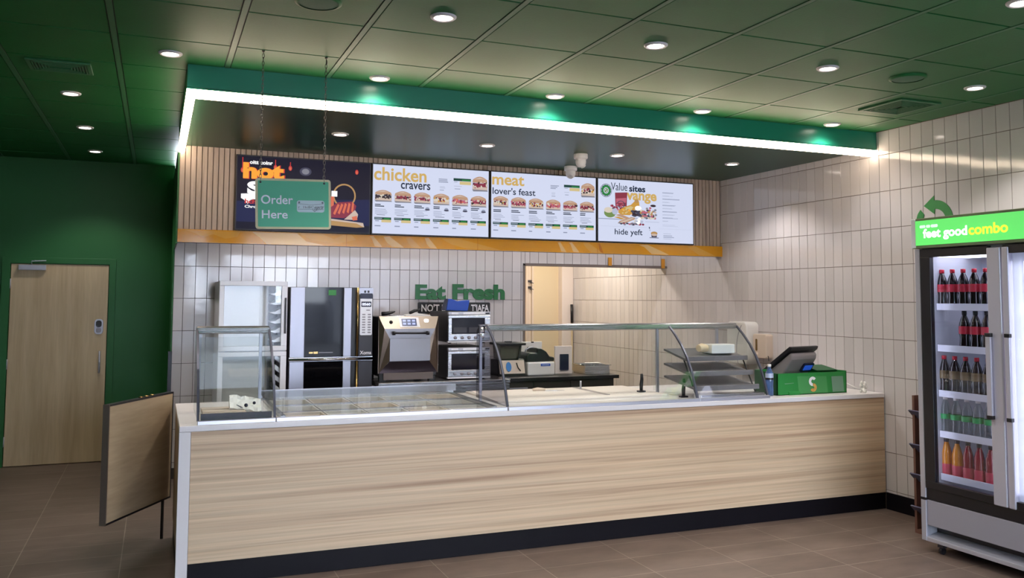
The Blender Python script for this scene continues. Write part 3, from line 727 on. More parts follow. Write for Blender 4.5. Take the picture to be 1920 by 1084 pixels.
# salad bar wells
t = thing('salad_bar', (1.33, .6, ZT), 'low stainless salad bar with sunken pans under flat glass between the two left cases', 'salad bar')
sb = MB().box(XS0, XS1, .10, .13, ZT-.03, ZT+.012).box(XS0, XS1, 1.09, 1.12, ZT-.03, ZT+.03).box(XS0, XS0+.03, .13, 1.09, ZT-.03, ZT+.02).box(XS1-.03, XS1, .13, 1.09, ZT-.03, ZT+.02)
sb.box(XS0+.03, XS1-.03, .43, .455, ZT-.03, ZT+.004).box(XS0+.03, XS1-.03, .76, .785, ZT-.03, ZT+.01).box(XS0+.01, XS1-.01, .11, 1.11, ZT-.135, ZT-.125)
sb.build('well_rim', M_steel, t)
W_ = (XS1-XS0-.06)/5
for r, (ya, yb, zz) in enumerate(((.133, .427, -.002), (.458, .757, .0), (.788, 1.087, .008))):
    for c in range(5):
        xa = XS0+.03+c*W_+.004; xb = xa+W_-.008; z1 = ZT+zz; z0 = ZT-.10
        p_ = MB(); e = .018
        o4 = [(xa, ya), (xb, ya), (xb, yb), (xa, yb)]; i4 = [(xa+.012, ya+.012), (xb-.012, ya+.012), (xb-.012, yb-.012), (xa+.012, yb-.012)]; b4 = [(xa+e, ya+e), (xb-e, ya+e), (xb-e, yb-e), (xa+e, yb-e)]
        vs = [(x, y, z1) for x, y in o4]+[(x, y, z1-.002) for x, y in i4]+[(x, y, z0) for x, y in b4]
        fs = [(4, 5, 6, 7)[:0] or (8, 9, 10, 11)]
        for q in range(4):
            q2 = (q+1) % 4; fs += [(q, q2, 4+q2, 4+q), (4+q, 4+q2, 8+q2, 8+q)]
        p_.add(vs, fs).build('pan', M_whiteplastic if (c+r) % 3 else M_cutboard, t, fix=False)
MB().box(XC[1]+.004, XC[2]-.008, .0, .03, ZT, .964).build('front_rail', M_railmetal, t, bevel=.003)
MB().px([(.03, .968), (.03, .973), (1.10, 1.018), (1.10, 1.013)], XC[1]+.012, XC[2]-.012).build('glass_lid', glass('lid glass', (238, 240, 239), .25), t)
MB().box(XC[1]+.012, XC[2]-.012, 1.10, 1.112, ZT+.03, 1.022).build('lid_rear_rail', M_alu, t)

# ------------------------------------------------------------------ items right of the cases
t = thing('water_bottle', (4.41, .165, ZT), 'small blue plastic water bottle standing at the left corner of the green box', 'bottle')
MB().lathe([(.0005, .001), (.028, .001), (.031, .01), (.029, .03), (.031, .05), (.028, .075), (.031, .10), (.031, .135), (.029, .14), (.031, .145), (.031, .175), (.022, .20), (.013, .215), (.012, .232)], (4.41, .165, ZT), 20).build('bottle_body', M_water, t)
MB().lathe([(.0315, .143), (.0315, .178)], (4.41, .165, ZT), 20, caps=False).build('upper_label', mat('pale bottle label', '#b9c4de', .4), t)
MB().lathe([(.0318, .128), (.0318, .143)], (4.41, .165, ZT), 20, caps=False).build('black_band', M_blackplastic, t)
MB().lathe([(.015, .228), (.0155, .244), (.014, .248), (.0005, .248)], (4.41, .165, ZT), 16).build('cap', M_whiteplastic, t)

t = thing('card_box', (4.82, .3, ZT), 'long green open card box with a white and tan swirl emblem', 'box')
GX0, GX1, GY0, GY1 = 4.462, 5.17, .135, .42; GZ = 1.125
MB().box(GX0, GX1, GY0, GY0+.006, ZT+.001, GZ-.012).box(GX0, GX1, GY1-.006, GY1, ZT+.001, GZ).box(GX1-.006, GX1, GY0, GY1, ZT+.001, GZ-.005).box(GX0, GX1, GY0, GY1, ZT+.001, ZT+.006).build('walls', M_boxgreen, t)
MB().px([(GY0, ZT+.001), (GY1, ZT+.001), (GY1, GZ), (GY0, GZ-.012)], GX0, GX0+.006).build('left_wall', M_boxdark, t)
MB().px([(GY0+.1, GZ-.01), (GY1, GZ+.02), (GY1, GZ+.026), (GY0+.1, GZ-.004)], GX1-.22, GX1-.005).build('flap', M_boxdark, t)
PY = GY0-.0006
def fr(u, v): return (GX0+u*(GX1-GX0), ZT+.004+v*(GZ-.018-ZT))
g = MB()
g.py([fr(.30, .03), fr(.72, .03), fr(.70, .82), fr(.28, .86)], PY-.0004, GY0, 0)
g.py([fr(.79, .05), fr(.96, .05), fr(.945, .80), fr(.775, .80)], PY-.0006, GY0, 1)
g.py([fr(.11, .5), fr(.23, .53), fr(.23, .55), fr(.10, .535)], PY-.0006, GY0, 1)
g.build('printed_panels', [M_boxpanel, M_boxgrey], t)
MB().px([(GY0-.01, ZT+.001), (GY0-.01, ZT+.018), (GY0, ZT+.03), (GY0, ZT+.001)], GX0+.11, GX0+.22).build('tab', M_boxgreen, t)
def arc(cx, cz, r0, r1, a0, a1, n=16, taper=0):
    out = []; inn = []
    for i in range(n+1):
        a = math.radians(a0+(a1-a0)*i/n); tq = taper*(i/n)
        out.append((cx+(r1-tq)*math.cos(a), cz+(r1-tq)*math.sin(a))); inn.append((cx+(r0+tq)*math.cos(a), cz+(r0+tq)*math.sin(a)))
    return out+inn[::-1]
cx, cz = fr(.50, .45)
MB().py(arc(cx, cz+.024, .015, .038, 35, 270), PY-.002, PY-.0004).build('white_swirl', M_letterwhite, t)
MB().py(arc(cx+.006, cz-.026, .010, .034, -150, 95), PY-.0024, PY-.0004).build('tan_swirl', M_bread, t)

t = thing('payment_terminal', (4.80, .42, ZT), 'tilted black touchscreen till seen from behind with a small lit blue panel', 'till')
R_ = Matrix.Translation((4.80, .40, .945)) @ Matrix.Rotation(math.radians(14), 4, 'Z')
# the screen slab leans back over the counter, so its underside faces the viewer
MB().px([(.115, .135), (-.165, .345), (-.178, .372), (-.155, .378), (.135, .160)], -.205, .165).xf(R_).build('screen_bezel', M_blackplastic, t, bevel=.006)
MB().px([(.10, .138), (-.155, .328), (-.172, .305), (-.165, .270), (-.055, .105), (.06, .085)], -.188, .15).xf(R_).build('housing', mat('taupe till housing', '#857b7b', .45), t, bevel=.012)
MB().prism(rrect(-.005, .135, -.042, .042, .012), (0, -.126, .200), (1, 0, 0), (0, -.555, .832), (0, -.832, -.555), .012).xf(R_).build('customer_display', M_navy, t)
MB().prism(rrect(.012, .118, -.022, .026, .004), (0, -.136, .1933), (1, 0, 0), (0, -.555, .832), (0, -.832, -.555), .003).xf(R_).build('lit_panel', mat('lit blue panel', '#2450b4', .3, emit=.45, ecol='#2754c0'), t)
MB().px([(-.06, .004), (.09, .004), (.07, .12), (-.03, .14)], -.09, .07).xf(R_).build('stand', M_darkgrey, t, bevel=.006)
MB().tube([(-.12, -.06, .15), (-.13, -.09, .11), (-.11, -.07, .06)], .004).xf(R_).build('cable', M_blackplastic, t)

t = thing('white_flower', (5.28, .09, ZT), 'crumpled white paper flower on a thin white stem at the right end of the counter', 'flower')
MB().tube([(5.172, .16, ZT+.085), (5.22, .12, ZT+.05), (5.265, .08, ZT+.03)], .005, 8).build('stem', M_whiteplastic, t)
fl = MB(); random.seed(11)
for k in range(16):
    a = k*2.4; r = .012+.016*(k/16); c = Vector((5.285+r*math.cos(a), .07+r*.6*math.sin(a), ZT+.05+.035*math.sin(k*1.7)))
    fl.blob(c, (.013, .009, .016), 0, 7, 5)
fl.tube([(5.275, .06, ZT+.035), (5.27, .045, ZT+.015), (5.275, .035, ZT+.004)], [.012, .010, .004], 8)
fl.build('petals', M_paper, t)

t = thing('towel_dispenser', (XR-.08, 1.78, 1.25), 'white paper towel dispenser on the right tiled wall above the end of the cases', 'dispenser')
MB().prism(rrect(-.165, .165, 1.06, 1.482, .05), (XR-.15, 1.78, 0), (0, 1, 0), (0, 0, 1), (1, 0, 0), .147).build('body', M_whiteplastic, t, bevel=.012)
MB().prism(arc(-.40, 1.2, .40, .408, -20, 38, 12), (XR-.1515, 1.78, 0), (0, 1, 0), (0, 0, 1), (1, 0, 0), .002).build('cover_edge', M_grey, t)
t = thing('soap_dispenser', (XR-.06, 1.5, 1.25), 'pale soap dispenser with a dark oval window on the right tiled wall', 'dispenser')
MB().prism(rrect(-.10, .10, 1.13, 1.365, .02), (XR-.09, 1.5, 0), (0, 1, 0), (0, 0, 1), (1, 0, 0), .087).build('body', M_cream, t, bevel=.006)
MB().prism(rrect(.03, .058, 1.20, 1.318, .013), (XR-.0925, 1.5, 0), (0, 1, 0), (0, 0, 1), (1, 0, 0), .003).build('window', mat('amber soap window', '#6b5128', .2), t)
MB().lathe([(.0005, -.045), (.018, -.04), (.024, -.01), (.024, .02)], (XR-.085, 1.545, 1.165), 14).build('nozzle', M_cream, t)
MB().tube([(XR-.05, 1.47, 1.165), (XR-.06, 1.42, 1.165), (XR-.07, 1.39, 1.15), (XR-.07, 1.385, 1.11)], .004).build('cable', M_blackplastic, t)

# ------------------------------------------------------------------ kitchen line along the back wall
# white upright cabinet
t = thing('holding_cabinet', (.668, 2.95, 0), 'white upright cabinet with two glazed doors and tray fins, left of the tall oven', 'cabinet')
CX0, CX1, CY = .37, .962, 2.60
cb = MB().box(CX0, CX0+.03, CY+.05, 3.29, .1, 1.845).box(CX1-.03, CX1, CY+.05, 3.29, .1, 1.845).box(CX0+.03, CX1-.03, 3.26, 3.29, .1, 1.845).box(CX0+.03, CX1-.03, CY+.05, 3.26, 1.815, 1.845).box(CX0+.03, CX1-.03, CY+.05, 3.26, .1, .13).box(CX0+.03, CX1-.03, CY+.05, 3.26, 1.20, 1.24)
cb.build('carcass', M_whiteenamel, t)
MB().box(CX0+.03, CX0+.07, CY+.1, 3.2, 0, .1).box(CX1-.07, CX1-.03, CY+.1, 3.2, 0, .1).build('feet', M_darkgrey, t)
for z0, z1 in ((1.222, 1.848), (.13, 1.214)):
    d = MB(); w = .042
    d.box(CX0, CX1, CY, CY+.045, z0, z0+w).box(CX0, CX1, CY, CY+.045, z1-w, z1).box(CX0, CX0+w, CY, CY+.045, z0+w, z1-w).box(CX1-w-.01, CX1, CY, CY+.045, z0+w, z1-w)
    dd = d.build('door', M_whiteenamel, t, bevel=.003)
    MB().box(CX0+w, CX1-w-.01, CY+.02, CY+.026, z0+w, z1-w).build('door_glass', M_glass, dd)
    if z0 > 1: MB().box(CX1-.026, CX1-.010, CY-.022, CY-.008, 1.375, 1.70).build('door_handle', M_darkgrey, dd, bevel=.003)
for k in range(6):
    z = 1.30+k*.085
    MB().py([(CX1-.031, z+.050), (CX1-.031, z), (.86, z-.006), (.815, z+.010), (.862, z+.016), (.90, z+.040)], CY+.06, CY+.42).build('tray_fin', M_whiteenamel, t)
for k in range(7):
    z = .56+k*.09
    MB().py([(CX1-.031, z-.01), (CX1-.031, z+.035), (.868, z+.085), (.868, z+.040)], CY+.06, CY+.42).build('tray_fin', M_whiteenamel, t)
MB().box(.80, CX1-.03, CY+.44, CY+.45, .17, 1.81).build('fin_backing', M_darkgrey, t)
for z0, z1 in ((1.26, 1.81), (.17, 1.18)): MB().pz([(CX0+.034, CY+.05), (.72, CY+.05), (.76, CY+.06), (.79, CY+.09), (.81, CY+.14), (.82, CY+.24), (.82, CY+.26), (.80, CY+.24), (.785, CY+.14), (.765, CY+.10), (.74, CY+.08), (.71, CY+.07), (CX0+.034, CY+.07)], z0, z1).build('added_bright_panel', M_whiteenamel, t)  # white panel added behind the glass to brighten the dark interior

# tall convection oven over proving cabinet
OX0, OX1, OY = .985, 1.757, 2.60
t = thing('convection_oven', (1.37, 2.95, 0), 'tall silver convection oven with black glass door and vertical gold handle', 'oven')
MB().box(OX0, OX1, OY+.04, 3.28, .12, 1.80).build('body', M_blackplastic, t, bevel=.004)
for x in (OX0+.06, OX1-.06):
    for y in (OY+.12, 3.2): MB().cyl((x, y, 0), (x, y, .12), .02).build('foot', M_darkgrey, t)
for z0, z1, nm in ((1.155, 1.797, 'upper'), (.14, 1.115, 'lower')):
    dd = MB().box(OX0+.004, 1.120, OY, OY+.04, z0, z1).box(1.478, 1.552, OY, OY+.04, z0, z1).box(1.120, 1.478, OY+.032, OY+.04, z0, z1).build('door', M_steelv, t, bevel=.003)
    MB().box(1.1205, 1.4775, OY+.004, OY+.031, z0, z1).build('door_window', M_blackglass, dd)
    hh = MB().cyl((1.603, OY-.03, z0-.0), (1.603, OY-.03, z1), .010, n=14, m=0)
    for z in (z0+.05, z1-.05): hh.cyl((1.603, OY-.03, z), (1.603, OY+.03, z), .007)
    hh.build('door_handle', M_brass, dd)
    MB().box(1.555, 1.618, OY+.004, OY+.04, z0, z1).build('hinge_recess', M_blackplastic, t)
    if nm == 'upper':
        cp = MB().box(1.622, OX1-.002, OY, OY+.04, z0, z1).build('control_panel', M_darkgrey, t, bevel=.003)
        MB().box(1.622, OX1-.002, OY-.002, OY, z1-.06, z1).build('panel_top', M_steelv, cp)
        MB().py(rrect(1.632, OX1-.01, 1.352, 1.708, .012), OY-.004, OY).build('keypad', M_whiteenamel, cp)
        MB().box(1.632, OX1-.01, OY-.006, OY, 1.695, 1.745).build('keypad_header', M_navy, cp)
        MB().box(1.668, 1.685, OY-.008, OY, 1.75, 1.772).box(1.70, 1.717, OY-.008, OY, 1.75, 1.772).build('clips', M_blackplastic, cp)
        MB().box(1.642, 1.738, OY-.0055, OY-.004, 1.618, 1.668).build('display', M_navy, cp)
        MB().text('0560', (1.648, OY-.006, 1.630), (1, 0, 0), (0, 0, 1), (0, -1, 0), .082, .026, 0, .03).build('display_digits', mat('lit digits', '#dfe6ff', .4, emit=.8), cp)
        ky = MB()
        for r in range(8):
            for x in (1.652, 1.705): ky.box(x, x+.030, OY-.0055, OY-.004, 1.372+r*.024, 1.384+r*.024)
        ky.box(1.69, 1.725, OY-.0055, OY-.004, 1.582, 1.592)
        ky.build('key_rows', M_grey, cp)
        MB().text('Xoma', (1.636, OY-.002, 1.172), (1, 0, 0), (0, 0, 1), (0, -1, 0), .108, .034, 0, .02).build('brand_lettering', M_letterwhite, cp)
        MB().text('PRO 1000', (1.17, OY+.003, 1.19), (1, 0, 0), (0, 0, 1), (0, -1, 0), .09, .016, 0, .02).build('door_lettering', M_brass, dd) if 0 else None
        lb = MB().box(1.165, 1.20, OY+.0025, OY+.004, 1.188, 1.204).box(1.207, 1.245, OY+.0025, OY+.004, 1.186, 1.206).build('door_badge', M_brass, dd)
        MB().box(1.255, 1.385, OY+.0025, OY+.004, 1.192, 1.200).build('door_marking', M_grey, dd)
        MB().box(1.335, 1.405, OY+.002, OY+.004, 1.725, 1.775).build('green_sticker', mat('green sticker', '#3c9a4c', .5), dd)
    else: MB().box(1.622, OX1-.002, OY, OY+.04, z0, z1).build('lower_panel', M_darkgrey, t, bevel=.003)
MB().cyl((OX0+.002, OY-.012, 1.135), (OX1, OY-.012, 1.135), .014, n=14).box(OX0, OX1, OY-.005, OY+.04, 1.117, 1.153).build('middle_rail', M_chrome, t)

# stainless bench under the small ovens
t = thing('steel_bench', (2.4, 2.9, 0), 'stainless bench carrying the small ovens behind the salad bar', 'bench')
MB().box(1.775, 3.09, 2.42, 3.29, .875, .915).build('bench_top', M_steel, t, bevel=.003)
MB().box(1.775, 3.09, 2.44, 2.47, .70, .868).build('apron', M_steel, t)
for xa, xb in ((2.02, 2.20), (2.235, 2.42)): MB().box(xa, xb, 2.434, 2.44, .83, .86).build('vent_slot', M_blackplastic, t)
for x in (1.80, 3.06):
    for y in (2.48, 3.25): MB().box(x-.018, x+.018, y-.018, y+.018, 0, .875).build('leg', M_alu, t)
MB().box(1.79, 3.08, 2.47, 3.28, .25, .28).build('under_shelf', M_steel, t)

# rapid-cook oven
mat('dull steel', '#908d92', .4, .85)
t = thing('speed_oven', (2.10, 2.8, .915), 'flared stainless rapid-cook oven with black bar handle and small screen, left of the stacked ovens', 'oven')
FX0, FX1, FY = 1.79, 2.375, 2.47
MB().box(FX0+.012, FX1-.012, FY+.05, 3.1, .965, 1.525).build('body', M_blackplastic, t, bevel=.006)
for x in (FX0+.05, FX1-.05):
    for y in (FY+.09, 3.05): MB().box(x-.03, x+.03, y-.03, y+.03, .9155, .965).build('foot', M_blackplastic, t)
MB().box(FX0+.05, FX1-.05, FY+.03, FY+.05, .935, 1.0).build('vent_panel', mat('brown grey metal', '#6d5f57', .35, .8), t)
# flared front: outer frame corners sweep in to the recessed door
O4 = [(FX0, 1.53), (FX1, 1.53), (FX1-.005, .995), (FX0+.005, .995)]
f = MB()
def fq(pts, m=0): f.add([(x, y, z) for x, y, z in pts], [tuple(range(len(pts)))], m)
yo, yi = FY+.04, FY-.012
I4 = [(1.885, 1.325), (2.280, 1.325), (2.272, 1.11), (1.885, 1.11)]
A0, A1 = (FX0, yo, 1.53), (FX1, yo, 1.53)
B0, B1 = (FX0+.045, yi, 1.415), (FX1-.045, yi, 1.415)
fq([A0, A1, B1, B0], 0)
fq([(FX0, yo, 1.53), B0, (1.885, yi, 1.325), (1.885, yi, 1.11), (FX0+.005, yo, .995)], 1)
fq([(FX1, yo, 1.53), (FX1-.005, yo, .995), (2.272, yi, 1.11), (2.280, yi, 1.325), B1], 1)
fq([(FX0+.005, yo, .995), (1.885, yi, 1.11), (2.272, yi, 1.11), (FX1-.005, yo, .995)], 2)
fq([B0, B1, (2.280, yi, 1.325), (2.272, yi, 1.11), (1.885, yi, 1.11), (1.885, yi, 1.325)], 3)
f.add([A0, A1, (FX1, yo, .995), (FX0, yo, .995)], [(0, 3, 2, 1)], 1)
f.build('front_casing', [mat('warm steel', '#9c9085', .36, .85), mat('bronze steel', '#8d7d70', .32, .9), mat('dark tinted steel', '#4c4652', .3, .8), MATS['dull steel']], t)
MB().box(1.885, 2.28, yi-.006, yi, 1.112, 1.325).build('door_panel', MATS['dull steel'], t, bevel=.002)
hh = MB().cyl((1.905, yi-.035, 1.375), (2.255, yi-.035, 1.372), .009, n=12)
for x in (1.915, 2.245): hh.lathe([(.019, -.012), (.019, .012)], (x, yi-.035, 1.374), 14, axis='x').cyl((x, yi-.035, 1.374), (x, yi, 1.374), .009)
hh.build('door_handle', M_blackplastic, t)
MX = Matrix.Translation((0, .0, 0))
sl_ = (yo-yi)/(1.53-1.415)
def cp_y(z): return yi+(z-1.415)*sl_
pn = MB().add([(1.985, cp_y(1.428)-.004, 1.428), (2.18, cp_y(1.428)-.004, 1.428), (2.172, cp_y(1.52)-.004, 1.52), (1.98, cp_y(1.52)-.004, 1.52)]+[(1.985, cp_y(1.428)+.004, 1.428), (2.18, cp_y(1.428)+.004, 1.428), (2.172, cp_y(1.52)+.004, 1.52), (1.98, cp_y(1.52)+.004, 1.52)],
    [(0, 1, 2, 3), (4, 7, 6, 5), (0, 4, 5, 1), (1, 5, 6, 2), (2, 6, 7, 3), (3, 7, 4, 0)]).build('screen_surround', M_whiteenamel, t)
MB().add([(2.005, cp_y(1.44)-.006, 1.44), (2.15, cp_y(1.44)-.006, 1.44), (2.148, cp_y(1.508)-.006, 1.508), (2.002, cp_y(1.508)-.006, 1.508)], [(0, 1, 2, 3)]).build('screen', mat('lit slate screen', '#39415e', .2, emit=.25, ecol='#5a6690'), pn)
for k in range(3):
    for j in range(2): MB().add([(2.015+k*.045, cp_y(1.452+j*.028)-.007, 1.452+j*.028), (2.045+k*.045, cp_y(1.452+j*.028)-.007, 1.452+j*.028), (2.045+k*.045, cp_y(1.47+j*.028)-.007, 1.47+j*.028), (2.015+k*.045, cp_y(1.47+j*.028)-.007, 1.47+j*.028)], [(0, 1, 2, 3)]).build('icon', mat('lit icon', '#8f9cc8', .3, emit=.5), pn)
MB().lathe([(.0005, -.008), (.016, -.006), (.018, .004)], (1.902, cp_y(1.475)-.003, 1.475), 14, axis='y').build('knob', M_blackplastic, t)
MB().py(rrect(2.225, 2.270, 1.472, 1.505, .014), cp_y(1.488)-.008, cp_y(1.488)+.004).build('status_lamp', mat('lit oval badge', '#ffffff', .4, emit=1.2), t)
# tongs / scrapers on top of it
for x0, lb, dx in ((1.84, 'black grip white scoop lying on top of the rapid-cook oven, left one', 1), (2.16, 'white scoop with black angled grip on top of the rapid-cook oven, right one', -1)):
    t = thing('serving_scoop', (x0, 2.65, 1.525), lb, 'utensil', 'scoops on the rapid-cook oven')
    if dx > 0:
        MB().tube([(x0, 2.60, 1.552), (x0+.05, 2.60, 1.556), (x0+.10, 2.60, 1.566), (x0+.13, 2.60, 1.574)], [.018, .018, .013, .006], 8).build('grip', M_blackplastic, t)
        MB().px([(2.56, 1.5255), (2.66, 1.5255), (2.66, 1.545), (2.56, 1.535)], x0+.09, x0+.22).build('pan', M_steel, t, bevel=.004)
    else:
        MB().tube([(x0-.05, 2.60, 1.558), (x0+.0, 2.60, 1.578), (x0+.06, 2.60, 1.596)], [.014, .018, .006], 8).build('grip', M_blackplastic, t)
        MB().py([(x0-.10, 1.5255), (x0+.17, 1.5255), (x0+.15, 1.54), (x0+.04, 1.555), (x0+.01, 1.57), (x0-.03, 1.55), (x0-.09, 1.545)], 2.58, 2.66).build('pan', M_whiteplastic, t, bevel=.003)

# two stacked small ovens
for zb, lb in ((1.262, 'upper of two stacked stainless countertop ovens, grey-lit window'), (.9155, 'lower of two stacked stainless countertop ovens, partly behind the smoky glass panel')):
    MX0, MX1, MY = 2.474, 2.905, 2.50; hgt = .31
    t = thing('countertop_oven', ((MX0+MX1)/2, 2.8, zb), lb, 'oven', 'stacked countertop ovens')
    MB().box(MX0-.15*0, MX1, MY+.035, 3.12, zb+.014, zb+hgt).build('body', M_blackplastic, t, bevel=.004)
    for x in (MX0+.04, MX1-.04):
        for y in (MY+.08, 3.05): MB().cyl((x, y, zb), (x, y, zb+.014), .015).build('foot', M_blackplastic, t)
    MB().box(MX0-.003, MX1+.003, MY-.002, MY+.035, zb+.014, zb+.026).build('bottom_edge', M_whiteenamel, t)
    d = MB().box(MX0, MX1, MY, MY+.035, zb+.03, zb+.095).box(MX0, MX0+.035, MY, MY+.035, zb+.095, zb+.25).box(MX1-.055, MX1, MY, MY+.035, zb+.095, zb+.25).box(MX0, MX1, MY, MY+.035, zb+.25, zb+.275).build('front', M_steel, t, bevel=.003)
    MB().box(MX0+.035, MX1-.055, MY+.008, MY+.03, zb+.095, zb+.25).build('window', mat('violet grey oven glass', '#20202b', .06, spec=.3), d)
    for k in range(2): MB().box(MX0+.055+k*.16, MX0+.19+k*.16, MY+.006, MY+.008, zb+.108, zb+.16).build('rack', M_darkgrey, d) if zb > 1 else None
    for k in range(5): MB().lathe([(.0005, -.016), (.015, -.014), (.017, 0)], (MX0+.07+k*.07, MY, zb+.058), 16, axis='y').build('knob', M_grey, d)
    MB().box(MX0, MX1, MY-.004, MY+.035, zb+.280, zb+hgt).build('top_panel', M_alu, t, bevel=.003)
    MB().box(MX0+.03, MX0+.10, MY-.006, MY-.004, zb+.285, zb+.304).box(MX0+.15, MX1-.06, MY-.006, MY-.004, zb+.285, zb+.304).build('label_plate', M_whiteenamel, t)
    MB().box(MX1-.05, MX1-.01, MY-.007, MY-.004, zb+.287, zb+.302).build('switch', M_blackplastic, t)
MB().py(rrect(-.115, .115, -.052, .052, .022), -.035, .035).xf(Matrix.Translation((2.60, 2.66, 1.636)) @ Matrix.Rotation(math.radians(4), 4, 'Y'))
t = thing('blue_basket', (2.6, 2.66, 1.572), 'blue dimpled plastic crate on top of the stacked ovens below the green letters', 'basket')
MB().py([(-.12, .004), (.105, -.006), (.125, .105), (.06, .098), (.0, .092), (-.06, .115), (-.10, .118)], -.05, .05).xf(Matrix.Translation((2.605, 2.66, 1.581))).build('crate', M_blue, t, bevel=.008)
MB().py([(-.145, .012), (-.115, .006), (-.098, .118), (-.105, .122)], -.045, .045).xf(Matrix.Translation((2.605, 2.66, 1.576))).build('side_flap', M_navy, t)

# dark bench to the right
t = thing('dark_bench', (3.75, 2.95, 0), 'dark fronted bench with a steel top standing below the kitchen doorway', 'bench')
MB().box(3.10, 4.405, 2.60, 3.29, .870, .905).build('bench_top', M_darksteel, t, bevel=.003)
MB().box(3.12, 4.36, 2.64, 3.28, .08, .870).build('cabinet_body', M_darkbench, t)
for x0, x1 in ((3.13, 3.42), (3.43, 3.84), (3.85, 4.35)): MB().box(x0, x1, 2.622, 2.64, .12, .855).build('door', M_darkbench, t, bevel=.003)
MB().box(3.14, 3.36, 2.612, 2.622, .795, .806).build('drawer_pull', M_alu, t)
MB().box(3.14, 4.34, 2.68, 3.26, 0, .08).build('plinth', M_blackplastic, t)

t = thing('slicer', (3.60, 2.95, .905), 'white food slicer with a black guard on the dark bench', 'slicer')
MB().box(3.44, 3.75, 2.80, 3.12, .9055, 1.045).build('body', M_whiteplastic, t, bevel=.015)
MB().py([(3.435, 1.047), (3.755, 1.047), (3.755, 1.088), (3.70, 1.10), (3.66, 1.15), (3.60, 1.185), (3.555, 1.19), (3.55, 1.135), (3.47, 1.14), (3.435, 1.11)], 2.82, 3.10).build('blade_guard', M_blackplastic, t, bevel=.012)
MB().box(3.588, 3.695, 2.797, 2.80, 1.0, 1.026).build('name_plate', M_blue, t)
MB().text('slicer', (3.60, 2.7965, 1.006), (1, 0, 0), (0, 0, 1), (0, -1, 0), .082, .014, 0, .02).build('plate_lettering', M_signpale, t) if 0 else MB().box(3.60, 3.682, 2.7955, 2.797, 1.010, 1.016).build('plate_marking', M_signpale, t)
MB().tube([(3.45, 2.90, 1.14), (3.46, 2.9, 1.17), (3.50, 2.9, 1.19), (3.54, 2.9, 1.192)], .008).build('wire_bail', M_alu, t)
t = thing('wall_board', (3.63, 3.25, .905), 'plain white board standing behind the black guarded slicer', 'board')
MB().box(3.54, 3.78, 3.20, 3.215, .9055, 1.235).build('board', M_whiteplastic, t, bevel=.003)
MB().box(3.65, 3.68, 3.195, 3.20, 1.222, 1.236).build('clip', M_blackplastic, t)

t = thing('label_scale', (3.29, 2.9, .905), 'kitchen scale with slanted pale face and blue disc, left of the slicer', 'scale')
MB().px([(2.82, .9055), (3.05, .9055), (3.05, 1.07), (2.88, 1.075), (2.855, 1.07)], 3.12, 3.425).build('body', M_blackplastic, t, bevel=.004)
MB().px([(2.813, .93), (2.845, 1.065), (2.849, 1.065), (2.818, .93)], 3.135, 3.415).build('face', M_cream, t)
MB().prism([(.03*math.cos(a*math.pi/9), .05*math.sin(a*math.pi/9)) for a in range(18)], (3.235, 2.8225, 1.0), (1, 0, 0), (0, .23, .973), (0, -.973, .23), .003).build('blue_disc', mat('bright blue sticker', '#3c7fc4', .5), t)
MB().tube([(3.325, 2.832, 1.04), (3.34, 2.823, .99), (3.365, 2.812, .955)], .006).build('black_mark', M_blackplastic, t)
t = thing('black_tub', (3.25, 2.95, 1.08), 'black lidded plastic tub standing on the kitchen scale', 'tub')
MB().px([(2.86, 1.076), (3.04, 1.076), (3.07, 1.22), (2.83, 1.22)], 3.15, 3.36).build('tub_body', mat('smoky brown tub', '#57504a', .3), t, bevel=.006)
MB().box(3.12, 3.42, 2.80, 3.09, 1.22, 1.245).build('lid', M_blackplastic, t, bevel=.005)
MB().box(3.24, 3.30, 2.90, 2.96, 1.245, 1.258).build('lid_grip', M_darkgrey, t)
MB().tube([(3.37, 2.83, 1.22), (3.355, 2.83, 1.10), (3.33, 2.83, 1.08)], .012).build('strap', M_blackplastic, t)

t = thing('card_reader', (3.9, 2.95, .905), 'black phone-like panel on a pale stand on the dark bench, right of the slicer', 'device')
MB().box(3.80, 4.00, 2.90, 2.93, .9055, 1.20).build('pale_stand', M_palepost, t, bevel=.004)
MB().py(rrect(3.852, 3.952, .945, 1.115, .008), 2.885, 2.90).build('screen', M_navy, t)
t = thing('steel_pan', (4.2, 2.9, .905), 'shallow stainless food pan at the right end of the dark bench', 'pan')
p_ = MB(); xa, xb, ya, yb = 4.07, 4.385, 2.74, 3.05
vs = [(xa, ya, 1.0), (xb, ya, 1.0), (xb, yb, 1.0), (xa, yb, 1.0), (xa+.015, ya+.015, .998), (xb-.015, ya+.015, .998), (xb-.015, yb-.015, .998), (xa+.015, yb-.015, .998)]
vs += [(x+(.01 if i in (0, 3) else -.01), y+(.01 if i < 2 else -.01), .9065) for i, (x, y, z) in enumerate(vs[:4])]
fs = [(8, 9, 10, 11)]
for q in range(4):
    q2 = (q+1) % 4; fs += [(q, q2, 4+q2, 4+q), (4+q, 4+q2, 8+q2, 8+q)]
p_.add(vs, fs)
o_ = MB().box(xa+.02, xb-.01, ya+.01, yb-.01, .9058, .9062)
p_.build('pan_body', M_steel, t, fix=False)
MB().tube([(xa, ya, 1.0), (xb, ya, 1.0), (xb, yb, 1.0), (xa, yb, 1.0)], .005, 6, 0, True).build('rim', M_chrome, t)

